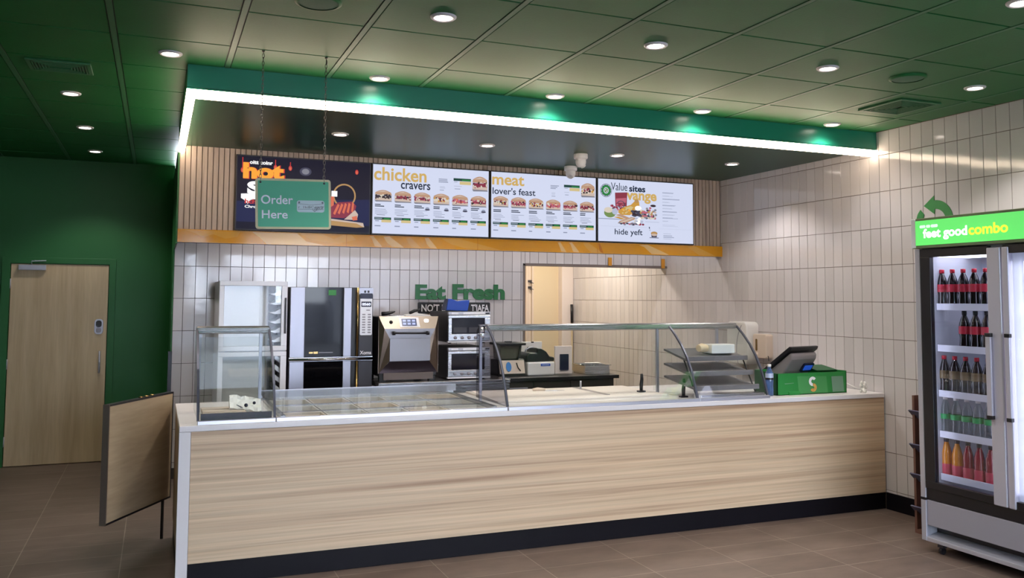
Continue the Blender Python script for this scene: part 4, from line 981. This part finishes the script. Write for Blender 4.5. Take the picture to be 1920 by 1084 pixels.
# broom and wall hooks in the store
t = thing('broom', (5.40, 5.76, 0), 'broom pole with black grip leaning by the pale pillar in the store room', 'broom')
MB().cyl((5.385, 5.70, .10), (5.40, 5.76, 1.36), .012, m=0).build('pole', M_doorwood, t)
MB().cyl((5.40, 5.76, 1.36), (5.402, 5.768, 1.625), .018, .020, 12).build('grip', M_blackplastic, t)
MB().box(5.24, 5.42, 5.66, 5.73, .04, .12).build('head', M_darkgrey, t, bevel=.01)
MB().box(5.25, 5.41, 5.665, 5.725, .0, .04).build('bristles', M_grey, t)
for k, z in enumerate((1.94, 1.85)):
    hk = MB()
    for dx in (0, .02, .04): hk.tube([(4.775+dx, 5.897, z+.02), (4.775+dx, 5.86, z+.012-.01*dx*50), (4.785+dx, 5.85, z-.01), (4.795+dx, 5.86, z-.018)], .005, 6)
    hk.box(4.765, 4.83, 5.894, 5.90, z, z+.03)
    tag(hk.build('coat_hook', M_darkgrey), 'dark wire hook on the pale strip inside the store room, %s of two' % ('upper' if k == 0 else 'lower'), 'hook', 'wire hooks in the store')

# wall lettering above the ovens
U, V, N = (1, 0, 0), (0, 0, 1), (0, -1, 0)
t = thing('wall_lettering', (2.87, YT, 1.69), 'large dark green Eat Fresh letters fixed to the white tiled back wall', 'sign')
yy = YT-.006
MB().text('Eat', (2.366, yy, 1.689), U, V, N, .335, .158, 0, .045, .014).build('word_eat', M_lettergreen, t)
MB().text('Fresh', (2.775, yy, 1.689), U, V, N, .600, .166, 0, .045, .014).build('word_fresh', M_lettergreen, t)
t = thing('black_wall_sign', (2.8, YT, 1.6), 'black board with white capitals partly hidden behind the stacked ovens, below Eat Fresh', 'sign')
MB().py(rrect(2.395, 3.205, 1.545, 1.660, .015), YT-.016, YT-.004).build('board', M_blackplastic, t)
MB().text("NO'T E", (2.432, YT-.018, 1.562), U, V, N, .262, .078, 0, .02).build('capitals', M_letterwhite, t)
MB().text("T'IAFA", (2.985, YT-.018, 1.562), U, V, N, .205, .078, 0, .02).build('capitals', M_letterwhite, t)

# arrow emblem on the right wall
t = thing('arrow_emblem', (XR, -.55, 2.4), 'curved green arrow emblem on the right tiled wall behind the drinks fridge top', 'emblem')
U2, V2, N2 = (0, -1, 0), (0, 0, 1), (-1, 0, 0)
a_ = [(.445, 2.448), (.545, 2.522), (.545, 2.484)]
for i in range(11):
    w = math.radians(90-75*i/10); a_.append((.55+.165*math.cos(w), 2.320+.164*math.sin(w)))
a_.append((.72, 2.33)); a_.append((.652, 2.33))
for i in range(9):
    w = math.radians(12+78*i/8); a_.append((.55+.100*math.cos(w), 2.316+.100*math.sin(w)))
a_.append((.545, 2.376))
MB().prism(a_, (XR-.0035, 0, 0), U2, V2, N2, .004).build('arrow', mat('leaf green sign face', '#3c8a4b', .4), t)
MB().prism([(.378, 2.33), (.372, 2.356), (.385, 2.39), (.411, 2.420), (.447, 2.380), (.437, 2.350), (.436, 2.33)], (XR-.0035, 0, 0), U2, V2, N2, .004).build('lower_arrow', MATS['leaf green sign face'], t)

# ------------------------------------------------------------------ menu screens
class Screen:
    def __init__(s, x0, x1, label, group='menu screens'):
        s.y = 2.176; s.x0, s.x1, s.z0, s.z1 = x0, x1, 2.2745, 2.9265
        s.t = thing('menu_screen', ((x0+x1)/2, 2.2, (s.z0+s.z1)/2), label, 'screen', group)
        s.k = 0
        MB().box(x0, x1, s.y+.002, YS-.001, s.z0, s.z1).build('casing', M_blackplastic, s.t, bevel=.003)
        s.b = .011
        s.mb = MB()
    def X(s, u): return s.x0+s.b+u*(s.x1-s.x0-2*s.b)
    def Z(s, v): return s.z1-s.b-v*(s.z1-s.z0-2*s.b)
    def Y(s): s.k += 1; return s.y-.00006*s.k
    def poly(s, pts, m):
        y = s.Y(); P = [(s.X(u), y, s.Z(v)) for u, v in pts]; s.mb.add(P, [tuple(range(len(P)))], si(m))
    def rect(s, u0, v0, u1, v1, m): s.poly([(u0, v1), (u1, v1), (u1, v0), (u0, v0)], m)
    def ell(s, u, v, ru, rv, m, a0=0, a1=360, n=18): s.poly([(u+ru*math.cos(math.radians(a0+(a1-a0)*i/n)), v-rv*math.sin(math.radians(a0+(a1-a0)*i/n))) for i in range(n if a1-a0 == 360 else n+1)], m)
    def ring(s, u, v, ru, rv, w, m, n=28):
        for i in range(n):
            a, b = 2*math.pi*i/n, 2*math.pi*(i+1)/n
            s.poly([(u+ru*math.cos(a), v-rv*math.sin(a)), (u+ru*math.cos(b), v-rv*math.sin(b)), (u+(ru-w)*math.cos(b), v-(rv-w*rv/ru)*math.sin(b)), (u+(ru-w)*math.cos(a), v-(rv-w*rv/ru)*math.sin(a))], m)
    def text(s, txt, x0, x1, zb, zt, m, bold=.0):
        s.mb.text(txt, (x0, s.Y(), zb), (1, 0, 0), (0, 0, 1), (0, -1, 0), x1-x0, zt-zb, si(m), bold)
    def sub(s, u, v, w, h, fill, rnd):
        """filled roll photographed on a grey board; u,v = top left"""
        s.rect(u-.002, v+h*.35, u+w+.004, v+h*1.02, 'lgrey'); s.poly([(u-.004, v+h*.86), (u+w*.9, v+h*.86), (u+w*1.06, v+h), (u+w*.05, v+h*1.04)], 'board')
        s.poly([(u, v+h*.9), (u+w, v+h*.92), (u+w*1.02, v+h*.66), (u, v+h*.62)], 'bunpale')
        top = [(u-.001, v+h*.42)]+[(u+w*(.02+.96*i/9), v+h*(.34-.34*math.sin(math.pi*(.12+.76*i/9)))) for i in range(10)]+[(u+w*1.03, v+h*.46)]
        s.poly(top, 'bun')
        s.poly([(u+w*.01, v+h*.46), (u+w*1.0, v+h*.48), (u+w*.99, v+h*.72), (u+w*.02, v+h*.70)], fill[0])
        s.poly([(u+w*.1, v+h*.2), (u+w*.5, v+h*.06), (u+w*.9, v+h*.22), (u+w*.6, v+h*.16)], 'bunpale')
        for i in range(30):
            s.ell(u+w*rnd.uniform(.03, .98), v+h*rnd.uniform(.40, .74), w*rnd.uniform(.03, .085), h*rnd.uniform(.05, .11), rnd.choice(fill), n=8)
    def bars(s, u, v, w, n, m, rnd, dv=.019, h=.009):
        for i in range(n):
            q = w*rnd.uniform(.55, 1)
            s.rect(u, v+i*dv, u+q, v+i*dv+h, m)
    def done(s): s.mb.build('picture', SM, s.t, fix=False)
rnd = random.Random(5)
XM = (.4474, 1.6237, 2.771, 3.920, 5.0715)

s = Screen(XM[0]+.003, XM[1]-.003, 'dark navy menu screen with orange hot lettering, partly behind the hanging Order Here sign')
s.rect(0, 0, 1, 1, 'night'); s.poly([(0, .62), (1, .52), (1, 1), (0, 1)], 'night2'); s.rect(0, .9, 1, 1, 'night')
s.ell(.50, .17, .045, .06, 'slate'); s.ell(.50, .17, .028, .04, 'board')
for u, v0, v1 in ((.037, .02, .20), (.275, .03, .14), (.385, .05, .14), (.895, .06, .14)):
    if v1-v0 > .09: s.rect(u-.003, v0, u+.003, v1-.02, 'red')
    s.ell(u, v1-.005, .013, .035, 'red'); s.ell(u, v1, .008, .022, 'salmon')
s.text('hot', .512, .862, 2.716, 2.862, 'red', .06); s.text('hot', .508, .852, 2.720, 2.860, 'orange', .055)
s.text('oitt coinr', .562, .755, 2.848, 2.880, 'hotwhite', .04)
s.text('S', .545, .66, 2.585, 2.70, 'hotwhite', .06); s.poly([(.03, .52), (.20, .50), (.22, .56), (.10, .60), (.08, .66), (.05, .60), (.03, .58)], 'hotwhite')
s.text('hcho', .528, .66, 2.505, 2.545, 'red', .03); s.text('Chrone', .528, .67, 2.468, 2.492, 'hotwhite', .03)
s.ring(.80, .48, .09, .17, .012, 'basket')
s.poly([(.62, .80), (.95, .86), (.96, .92), (.62, .90)], 'bunpale'); s.poly([(.62, .83), (.9, .87), (.955, .92), (.90, .93), (.62, .90)], 'basket')
s.poly([(.64, .50), (.72, .50), (.72, .70), (.64, .68)], 'salmon'); s.rect(.70, .42, .745, .50, 'hotwhite')
s.poly([(.69, .66), (.75, .58), (.86, .56), (.895, .62), (.88, .72), (.80, .80), (.69, .80)], 'meat')
for k in range(5): s.poly([(.715+k*.035, .74-.01*k), (.73+k*.035, .76-.01*k), (.765+k*.028, .62-.008*k), (.75+k*.028, .60-.008*k)], 'salmon')
s.poly([(.80, .82), (.885, .68), (.91, .74), (.90, .82)], 'bunpale'); s.poly([(.86, .78), (.90, .76), (.905, .82), (.87, .83)], 'salmon')
s.bars(.40, .955, .22, 1, 'lgrey', rnd)
s.done()

FILL = [['dark', 'dark', 'pale', 'slate'], ['meat', 'dark', 'meat', 'pale'], ['meat', 'pale', 'rose', 'dark'], ['pale', 'chick', 'dark', 'meat'], ['rose', 'meat', 'pale', 'salmon'], ['meat', 'rose', 'dark', 'pale']]
def menu(s, order, hero):
    s.rect(0, 0, 1, 1, 'white')
    s.bars(.555, .155, .085, 3, 'grey', rnd, .022, .012); s.bars(.565, .27, .05, 2, 'lgrey', rnd); s.bars(.565, .32, .065, 1, 'grey', rnd)
    s.rect(.685, .135, .84, .175, 'dgreen'); s.rect(.76, .15, .838, .172, 'green'); s.rect(.685, .175, .84, .225, 'white'); s.rect(.74, .18, .84, .228, 'cream'); s.bars(.69, .185, .04, 1, 'grey', rnd); s.bars(.69, .25, .07, 1, 'lgrey', rnd); s.bars(.695, .29, .06, 1, 'grey', rnd)
    s.sub(.855, .09, .132, .22, hero, rnd)
    for k in range(6):
        u = .018+k*.1635
        s.sub(u, .37+.004*k, .135, .165, FILL[order[k]], rnd)
        s.bars(u, .575, .085, 2, 'navy', rnd, .024, .013)
        s.bars(u, .645, .12, 4, 'grey', rnd, .021, .006)
        s.bars(u+.015, .728, .09, 1, 'slate', rnd, .021, .006)
        s.rect(u-.004, .765, u+.135, .80, 'dgreen'); s.rect(u+.075, .775, u+.125, .797, 'green'); s.rect(u, .777, u+.06, .785, 'lgrey')
        s.rect(u+.055, .80, u+.135, .838, 'cream'); s.rect(u+.003, .812, u+.035, .825, 'grey'); s.bars(u, .882, .05, 1, 'grey', rnd, .02, .016)
        if order == tuple(range(6)) and k > 1:
            s.ell(u+.112, .615, .018, .022, 'grey'); s.ell(u+.112, .63, .022, .012, 'slate')
s = Screen(XM[1]+.003, XM[2]-.003, 'bright menu screen headed chicken cravers, second screen from the left')
menu(s, tuple(range(6)), FILL[1])
s.text('chicken', 1.642, 2.135, 2.768, 2.890, 'gold', .022); s.text('cravers', 1.892, 2.172, 2.700, 2.757, 'navy', .015); s.done()
s = Screen(XM[2]+.003, XM[3]-.003, "bright menu screen headed meat lover's feast, third screen from the left")
menu(s, (3, 2, 3, 4, 5, 1), FILL[3])
s.text('meat', 2.785, 3.118, 2.788, 2.883, 'gold', .022); s.text("lover's feast", 2.790, 3.236, 2.699, 2.765, 'navy', .012); s.done()

s = Screen(XM[3]+.003, XM[4]-.003, 'bright menu screen headed Value sites with a food platter, rightmost screen')
s.rect(0, 0, 1, 1, 'white')
s.ell(.080, .185, .060, .108, 'dgreen', n=28); s.ring(.080, .185, .057, .102, .006, 'lgrey'); s.ell(.080, .185, .046, .084, 'green', n=24); s.ell(.080, .185, .026, .05, 'white', n=20)
s.ring(.080, .185, .02, .038, .007, 'leaf'); s.poly([(.064, .20), (.09, .15), (.097, .17), (.072, .22)], 'leaf')
for k in range(12): 
    a = k*math.pi/6; s.rect(.080+.049*math.cos(a)-.003, .185+.09*math.sin(a)-.005, .080+.049*math.cos(a)+.003, .185+.09*math.sin(a)+.005, 'lgrey')
s.text('Value', 4.078, 4.267, 2.804, 2.882, 'navy', .0); s.text('sites', 4.288, 4.478, 2.799, 2.862, 'navy', .03)
s.text('vange', 4.255, 4.612, 2.682, 2.788, 'gold', .035)
for k, w in enumerate((.13, .12, .19, .10, .22, .12, .17, .19, .17, .08)):
    s.bars(.665, .165+k*.052, w, 2, 'lgrey' if k % 2 else 'grey', random.Random(k), .009, .006)
s.bars(.665, .70, .2, 2, 'lgrey', rnd, .02, .005); s.rect(.02, .757, .50, .760, 'lgrey'); s.rect(.62, .77, .98, .772, 'lgrey')
s.rect(.0, .635, .24, .647, 'grey'); s.rect(.48, .66, .63, .668, 'lgrey')
s.poly([(.168, .215), (.295, .20), (.288, .43), (.172, .43)], 'meat'); s.poly([(.178, .31), (.285, .29), (.28, .37), (.18, .38)], 'rose'); s.ring(.228, .40, .042, .06, .008, 'slate')
for i in range(26): s.ell(.13+.12*rnd.random(), .40+.10*rnd.random(), .012, .018, rnd.choice(['meat', 'rose', 'slate', 'meat']), n=8)
s.ell(.115, .545, .06, .075, 'leaf'); s.ell(.10, .50, .045, .045, 'pale'); s.ell(.165, .52, .03, .05, 'lgrey')
s.poly([(.20, .50), (.26, .44), (.33, .40), (.38, .32), (.415, .34), (.42, .42), (.37, .48), (.32, .57), (.24, .57), (.20, .54)], 'chick')
s.poly([(.27, .45), (.33, .42), (.36, .44), (.30, .50)], 'cream'); s.ell(.39, .335, .022, .03, 'basket')
for i in range(14): s.ell(.23+.12*rnd.random(), .46+.09*rnd.random(), .010, .012, rnd.choice(['basket', 'cream', 'orange']), n=7)
s.poly([(.17, .575), (.22, .555), (.31, .61), (.28, .635)], 'bun'); s.poly([(.15, .61), (.20, .60), (.27, .635), (.24, .645)], 'chick')
s.ell(.405, .45, .035, .04, 'hotwhite')
for i in range(16): s.ell(.34+.09*rnd.random(), .50+.08*rnd.random(), .022, .02, rnd.choice(['slate', 'dark', 'slate']), n=8)
for i in range(70): s.ell(.43+.165*rnd.random(), .42+.19*math.sqrt(rnd.random()), .014, .018, rnd.choice(['bunpale', 'board', 'rose', 'pale', 'slate', 'basket']), n=7)
s.ell(.56, .40, .03, .02, 'dark')
s.poly([(.19, .71), (.21, .67), (.33, .60), (.38, .61), (.36, .64), (.24, .72)], 'bun'); s.poly([(.21, .69), (.33, .615), (.36, .62), (.24, .70)], 'bunpale')
for i in range(24): s.ell(.20+.26*rnd.random(), .70+.025*rnd.random(), .014, .014, rnd.choice(['meat', 'slate', 'rose', 'board']), n=7)
for i in range(14): s.ell(.36+.08*rnd.random(), .62+.08*rnd.random(), .016, .018, rnd.choice(['hotwhite', 'lgrey', 'pale']), n=7)
s.text('hide yeft', 4.112, 4.434, 2.337, 2.414, 'navy', .01)
s.poly([(.535, .84), (.60, .84), (.595, .915), (.54, .915)], 'slate'); s.ell(.568, .85, .035, .03, 'basket'); s.ell(.568, .875, .03, .02, 'bunpale'); s.rect(.52, .918, .615, .928, 'slate'); s.poly([(.512, .75), (.520, .745), (.524, .775), (.515, .78)], 'navy')
s.rect(.515, .79, .53, .81, 'lgrey')
s.bars(.665, .845, .10, 1, 'lgrey', rnd); s.bars(.665, .878, .16, 2, 'grey', rnd, .026, .010); s.bars(.665, .93, .1, 1, 'lgrey', rnd)
s.done()

# ------------------------------------------------------------------ drinks fridge
XF = 4.75; FY0, FY1 = -.985, -2.335     # far and near ends
t = thing('drinks_fridge', (5.08, -1.66, 0), 'tall two-door glass drinks fridge with a lit green combo header against the tiled wall', 'fridge')
c = MB()
c.box(XF+.04, 5.40, FY0-.035, FY0, .10, 2.06).box(XF+.04, 5.40, FY1, FY1+.035, .10, 2.06).box(5.36, 5.40, FY1+.035, FY0-.035, .10, 2.06).box(XF+.04, 5.36, FY1+.035, FY0-.035, 2.02, 2.06).box(XF+.04, 5.36, FY1+.035, FY0-.035, .36, .42)
c.build('cabinet', M_fridgein, t)
MB().box(5.352, 5.36, FY1+.035, FY0-.035, .42, 2.02).build('back_liner', M_fridgeback, t)
MB().box(XF+.002, XF+.04, FY0-.042, FY0, .36, 2.058).box(XF+.002, XF+.04, FY0-.042, FY0, .072, .345).build('side_frame', M_alu, t, bevel=.004)
MB().box(XF+.0, XF+.04, FY0-.044, FY0+.002, .345, .36).build('side_joint', M_blackplastic, t)
MB().box(XF+.012, XF+.04, FY1+.035, FY0-.042, .352, .427).build('door_sill', M_blackplastic, t)
MB().box(XF+.012, XF+.04, FY1+.035, FY0-.042, .178, .348).build('lower_panel', M_grey, t, bevel=.003)
MB().px([], 0, 0) if 0 else None
MB().prism([(0, .072), (0, .100), (.10, .125), (.10, .072)], (XF+.003, FY0-.043, 0), (1, 0, 0), (0, 0, 1), (0, -1, 0), -(FY1-FY0)-.045, 0).build('front_step', M_alu, t, bevel=.003)
MB().box(XF+.11, 5.36, FY1+.02, FY0-.02, .072, .34).build('machine_bay', M_darkgrey, t)
for y in (-1.115, FY1+.12):
    for x in (XF+.045, 5.30):
        w = MB().box(x-.018, x+.018, y-.022, y+.022, .045, .072).lathe([(.022, -.012), (.022, .012)], (x, y, .023), 14, axis='y', m=1)
        w.build('castor', [M_darkgrey, M_blackplastic], t)
# header box
hd = MB().box(XF-.018, 5.40, FY1, FY0, 2.062, 2.27).build('header_box', M_headgrey, t, bevel=.004)
MB().box(XF-.021, XF+.03, FY0-.034, FY0+.004, 2.066, 2.268).build('header_cap', M_whiteenamel, hd, bevel=.004)
MB().box(XF-.0225, XF-.018, FY1+.03, FY0-.036, 2.082, 2.252).build('lit_panel', M_headgreen, hd)
U2, V2, N2 = (0, -1, 0), (0, 0, 1), (-1, 0, 0)
def hy(px_): return px_
g = MB()
XT = XF-.0232
g.text('feet good', (XT, -1.085, 2.112), U2, V2, N2, .352, .082, 0, .03)
g.build('white_lettering', M_headwhite, hd)
MB().text('combo', (XT, -1.447, 2.128), U2, V2, N2, .285, .070, 0, .03).build('lime_lettering', M_headyellow, hd)
sm = MB()
for y, w in ((-1.058, .048), (-1.112, .034), (-1.152, .056)): sm.prism(rrect(0, w, 2.200, 2.220, .008, 3), (XT+.0004, y, 0), U2, V2, N2, .0006)
sm.build('small_line', mat('lit pale header line', '#d8f4e4', .4, emit=.75, ecol='#d4f4e0'), hd)
# doors
def door(y0, y1, nm):
    d = MB().box(XF, XF+.036, y1, y0, 2.0, 2.055).box(XF, XF+.036, y1, y0, .43, .478).box(XF, XF+.036, y0-.082, y0, .478, 2.0)
    dd = d.build('door', M_blackplastic, t, bevel=.003)
    return dd
d = door(FY0-.046, -1.560, 'far')
MB().box(XF+.012, XF+.020, -1.566, FY0-.12, .478, 2.0).build('door_glass', M_fridgeglass, d)
st = MB().prism([(0, -.0), (.0, -.092), (.012, -.098), (.036, -.098), (.036, 0)], (XF-.012, -1.562, .43), (1, 0, 0), (0, 1, 0), (0, 0, 1), 1.61).build('stile', M_stile, d, bevel=.006)
hb_ = MB().box(XF-.034, XF-.0125, -1.590, -1.552, .972, 1.482).build('handle', M_stile, d, bevel=.006)
for z in (.962, 1.478): MB().box(XF-.036, XF-.010, -1.592, -1.55, z-.002, z+.022).build('handle_cap', M_blackplastic, hb_, bevel=.003)
MB().box(XF+.002, XF+.012, -1.075, -1.045, .50, .60).build('door_sticker', M_fridgein, d)
d = door(FY1+.045, FY1+.02, 'near') if 0 else None
dd = MB().box(XF, XF+.036, FY1+.02, -1.668, 2.0, 2.055).box(XF, XF+.036, FY1+.02, -1.668, .43, .478).box(XF, XF+.036, FY1+.02, FY1+.065, .478, 2.0).build('door', M_blackplastic, t, bevel=.003)
MB().box(XF+.012, XF+.020, FY1+.065, -1.71, .478, 2.0).build('door_glass', M_fridgeglass, dd)
MB().box(XF-.012, XF+.036, -1.712, -1.668, .43, 2.04).build('stile', M_stile, dd, bevel=.006)
hb_ = MB().box(XF-.034, XF-.0125, -1.722, -1.690, .972, 1.482).build('handle', M_stile, dd, bevel=.006)
for z in (.962, 1.478): MB().box(XF-.036, XF-.010, -1.724, -1.688, z-.002, z+.022).build('handle_cap', M_blackplastic, hb_, bevel=.003)
# lamps and shelves
MB().box(XF+.06, XF+.09, -1.655, -1.63, .5, 1.95).build('inner_lamp', M_fridgelamp, t)
MB().box(XF+.048, XF+.062, -1.048, -1.022, .5, 1.97).build('inner_lamp', M_fridgelamp, t)
MB().box(XF+.10, XF+.14, -1.80, -1.735, .5, 1.95).build('inner_lamp', M_fridgelamp, t)
MB().box(4.90, 5.2, -1.60, FY0-.06, 2.006, 2.018).build('top_lamp', M_fridgelamp, t)
MB().box(XF+.045, 5.35, -1.70, -1.675, .42, 2.02).build('divider', M_fridgein, t)
SH = (1.661, 1.375, 1.063, .785, .494)
for z in SH:
    sh = MB().box(4.90, 4.908, -1.67, FY0-.04, z-.024, z+.022).build('shelf_strip', M_shelf, t, bevel=.002)
    wr = MB()
    for k in range(12): 
        y = FY0-.06-k*.052; wr.box(4.912, 5.35, y-.002, y+.002, z-.018, z-.014)
    for x in (4.93, 5.15, 5.34): wr.box(x-.003, x+.003, -1.67, FY0-.04, z-.022, z-.018)
    wr.build('shelf_wires', M_alu, sh)
for z in SH:
    sh = MB().box(4.90, 4.908, -2.29, -1.705, z-.024, z+.022).build('shelf_strip', M_shelf, t, bevel=.002)
    wr = MB()
    for k in range(11): wr.box(4.912, 5.35, -1.73-k*.054-.002, -1.73-k*.054+.002, z-.018, z-.014)
    for x in (4.93, 5.15, 5.34): wr.box(x-.003, x+.003, -2.29, -1.705, z-.022, z-.018)
    wr.build('shelf_wires', M_alu, sh)
# bottles
BR = .0365
CONT = [(.0005, .0), (.030, .0), (.0345, .008), (.0355, .04), (.0315, .085), (.0325, .10), (.0365, .115), (.0365, .165), (.034, .185), (.025, .215), (.015, .238), (.0135, .25)]
SLIM = [(.0005, .0), (.030, .0), (.035, .008), (.0355, .10), (.033, .12), (.0345, .14), (.033, .175), (.024, .21), (.015, .238), (.0135, .25)]
def make_bottle(prof, body, lab, cap, lz0, lz1, label, group, lab2=None):
    r = thing('drink_bottle', (0, 0, 0), label, 'bottle', group)
    MB().lathe(prof, (0, 0, 0), 18).build('bottle_body', body, r)
    def rad(z):
        for (r0, z0), (r1, z1) in zip(prof, prof[1:]):
            if z0 <= z <= z1 and z1 > z0: return r0+(r1-r0)*(z-z0)/(z1-z0)
        return BR
    zs = [lz0+(lz1-lz0)*i/5 for i in range(6)]
    MB().lathe([(rad(z)+.0006, z) for z in zs], (0, 0, 0), 18, caps=False).build('label_band', lab, r)
    MB().lathe([(.0155, .246), (.016, .268), (.0145, .272), (.0005, .272)], (0, 0, 0), 16).build('cap', cap, r)
    return r
ROWS = [('top shelf', 'red-labelled cola bottle', CONT, M_cola, M_label_red, M_capred, .115, .168, range(6)),
        ('second shelf', 'red-labelled cola bottle', CONT, M_cola, M_label_red, M_blackplastic, .115, .168, (2, 3, 4)),
        ('third shelf', 'gold-labelled dark cola bottle', CONT, M_cola, M_label_gold, M_capred, .115, .17, range(5)),
        ('fourth shelf', 'green-labelled clear bottle', CONT, M_clear, M_label_green, M_whiteplastic, .115, .15, range(6)),
        ('bottom shelf', 'pink-labelled berry drink bottle', SLIM, M_redjuice, M_label_pink, M_darkgrey, .012, .10, range(5))]
for (nm, what, prof, body, lab, cap, a, b, ks), z in zip(ROWS, SH):
    proto = {}
    for n_, k in enumerate(ks):
        bd, w2 = body, what
        if nm == 'bottom shelf' and k in (0, 1): bd, w2 = M_orange, 'pink-labelled orange drink bottle'
        cp_ = cap
        lb = '%s, %s from left on the %s of the drinks fridge' % (w2, ORD[n_], nm)
        if bd not in proto:
            proto[bd] = make_bottle(prof, bd, lab, cp_, a, b, lb, 'bottles on the %s of the drinks fridge' % nm); o = proto[bd]
        else: o = copy_tree(proto[bd]); o['label'] = lb
        o.location = (4.955, -1.030-k*.0868, z-.013)

# ------------------------------------------------------------------ snack rack beside the fridge
t = thing('snack_rack', (5.25, -.80, 0), 'narrow brown snack rack with slate blue trays between the counter and the drinks fridge', 'rack')
RX, RY0, RY1 = 5.06, -.632, -.95
MB().box(RX+.01, 5.42, RY0-.02, RY0, .0, 1.0).box(RX+.01, 5.42, RY1, RY1+.02, .0, 1.0).box(5.39, 5.42, RY1+.02, RY0-.02, 0, 1.0).box(RX+.01, 5.39, RY1+.02, RY0-.02, 0, .03).build('frame', M_rackbrown, t)
for z in (.86, .615, .40, .165):
    MB().prism([(-.02, .03), (.04, -.03), (.34, -.03), (.34, -.015), (.05, -.015), (-.005, .035)], (RX, RY1-.0, z), (1, 0, 0), (0, 0, 1), (0, 1, 0), RY0-RY1+.015).build('tray', M_rackblue, t, bevel=.003)
sn = (('red crisp packet', '#9c2f34', 'topmost tray'), ('dark brown crisp packet', '#4b2c28', 'second tray'), ('green crisp packet', '#3f8a3a', 'third tray'), ('red and white crisp packet', '#a83c3c', 'lowest tray'))
for (nm, col, wh), z in zip(sn, (.86, .615, .40, .165)):
    p_ = MB()
    for k in range(5):
        v = k/4; b = .035*math.sin(math.pi*v)+.002
        for (dx, dy) in ((-b, -.06), (-b*1.2, 0), (-b, .06), (b, .06), (b*1.2, 0), (b, -.06)): p_.v.append((RX+.12+dx+.02*v, -.80+dy, z-.014+.16*v))
    for k in range(4):
        for j in range(6):
            j2 = (j+1) % 6; p_.f.append([k*6+j, k*6+j2, k*6+6+j2, k*6+6+j]); p_.m.append(0); p_.sm.append(False)
    p_.f += [[0, 1, 2, 3, 4, 5][::-1], [24, 25, 26, 27, 28, 29]]; p_.m += [0, 0]; p_.sm += [False, False]
    tag(p_.build('crisp_packet', mat(nm, col, .35)), '%s on the %s of the snack rack by the fridge' % (nm, wh), 'snack', 'packets on the snack rack')
tag(MB().box(RX+.075, RX+.135, -.90, -.72, .0305, .11).build('snack_box', mat('amber carton', '#9a7a3a', .5)), 'small amber carton at the foot of the snack rack', 'snack')
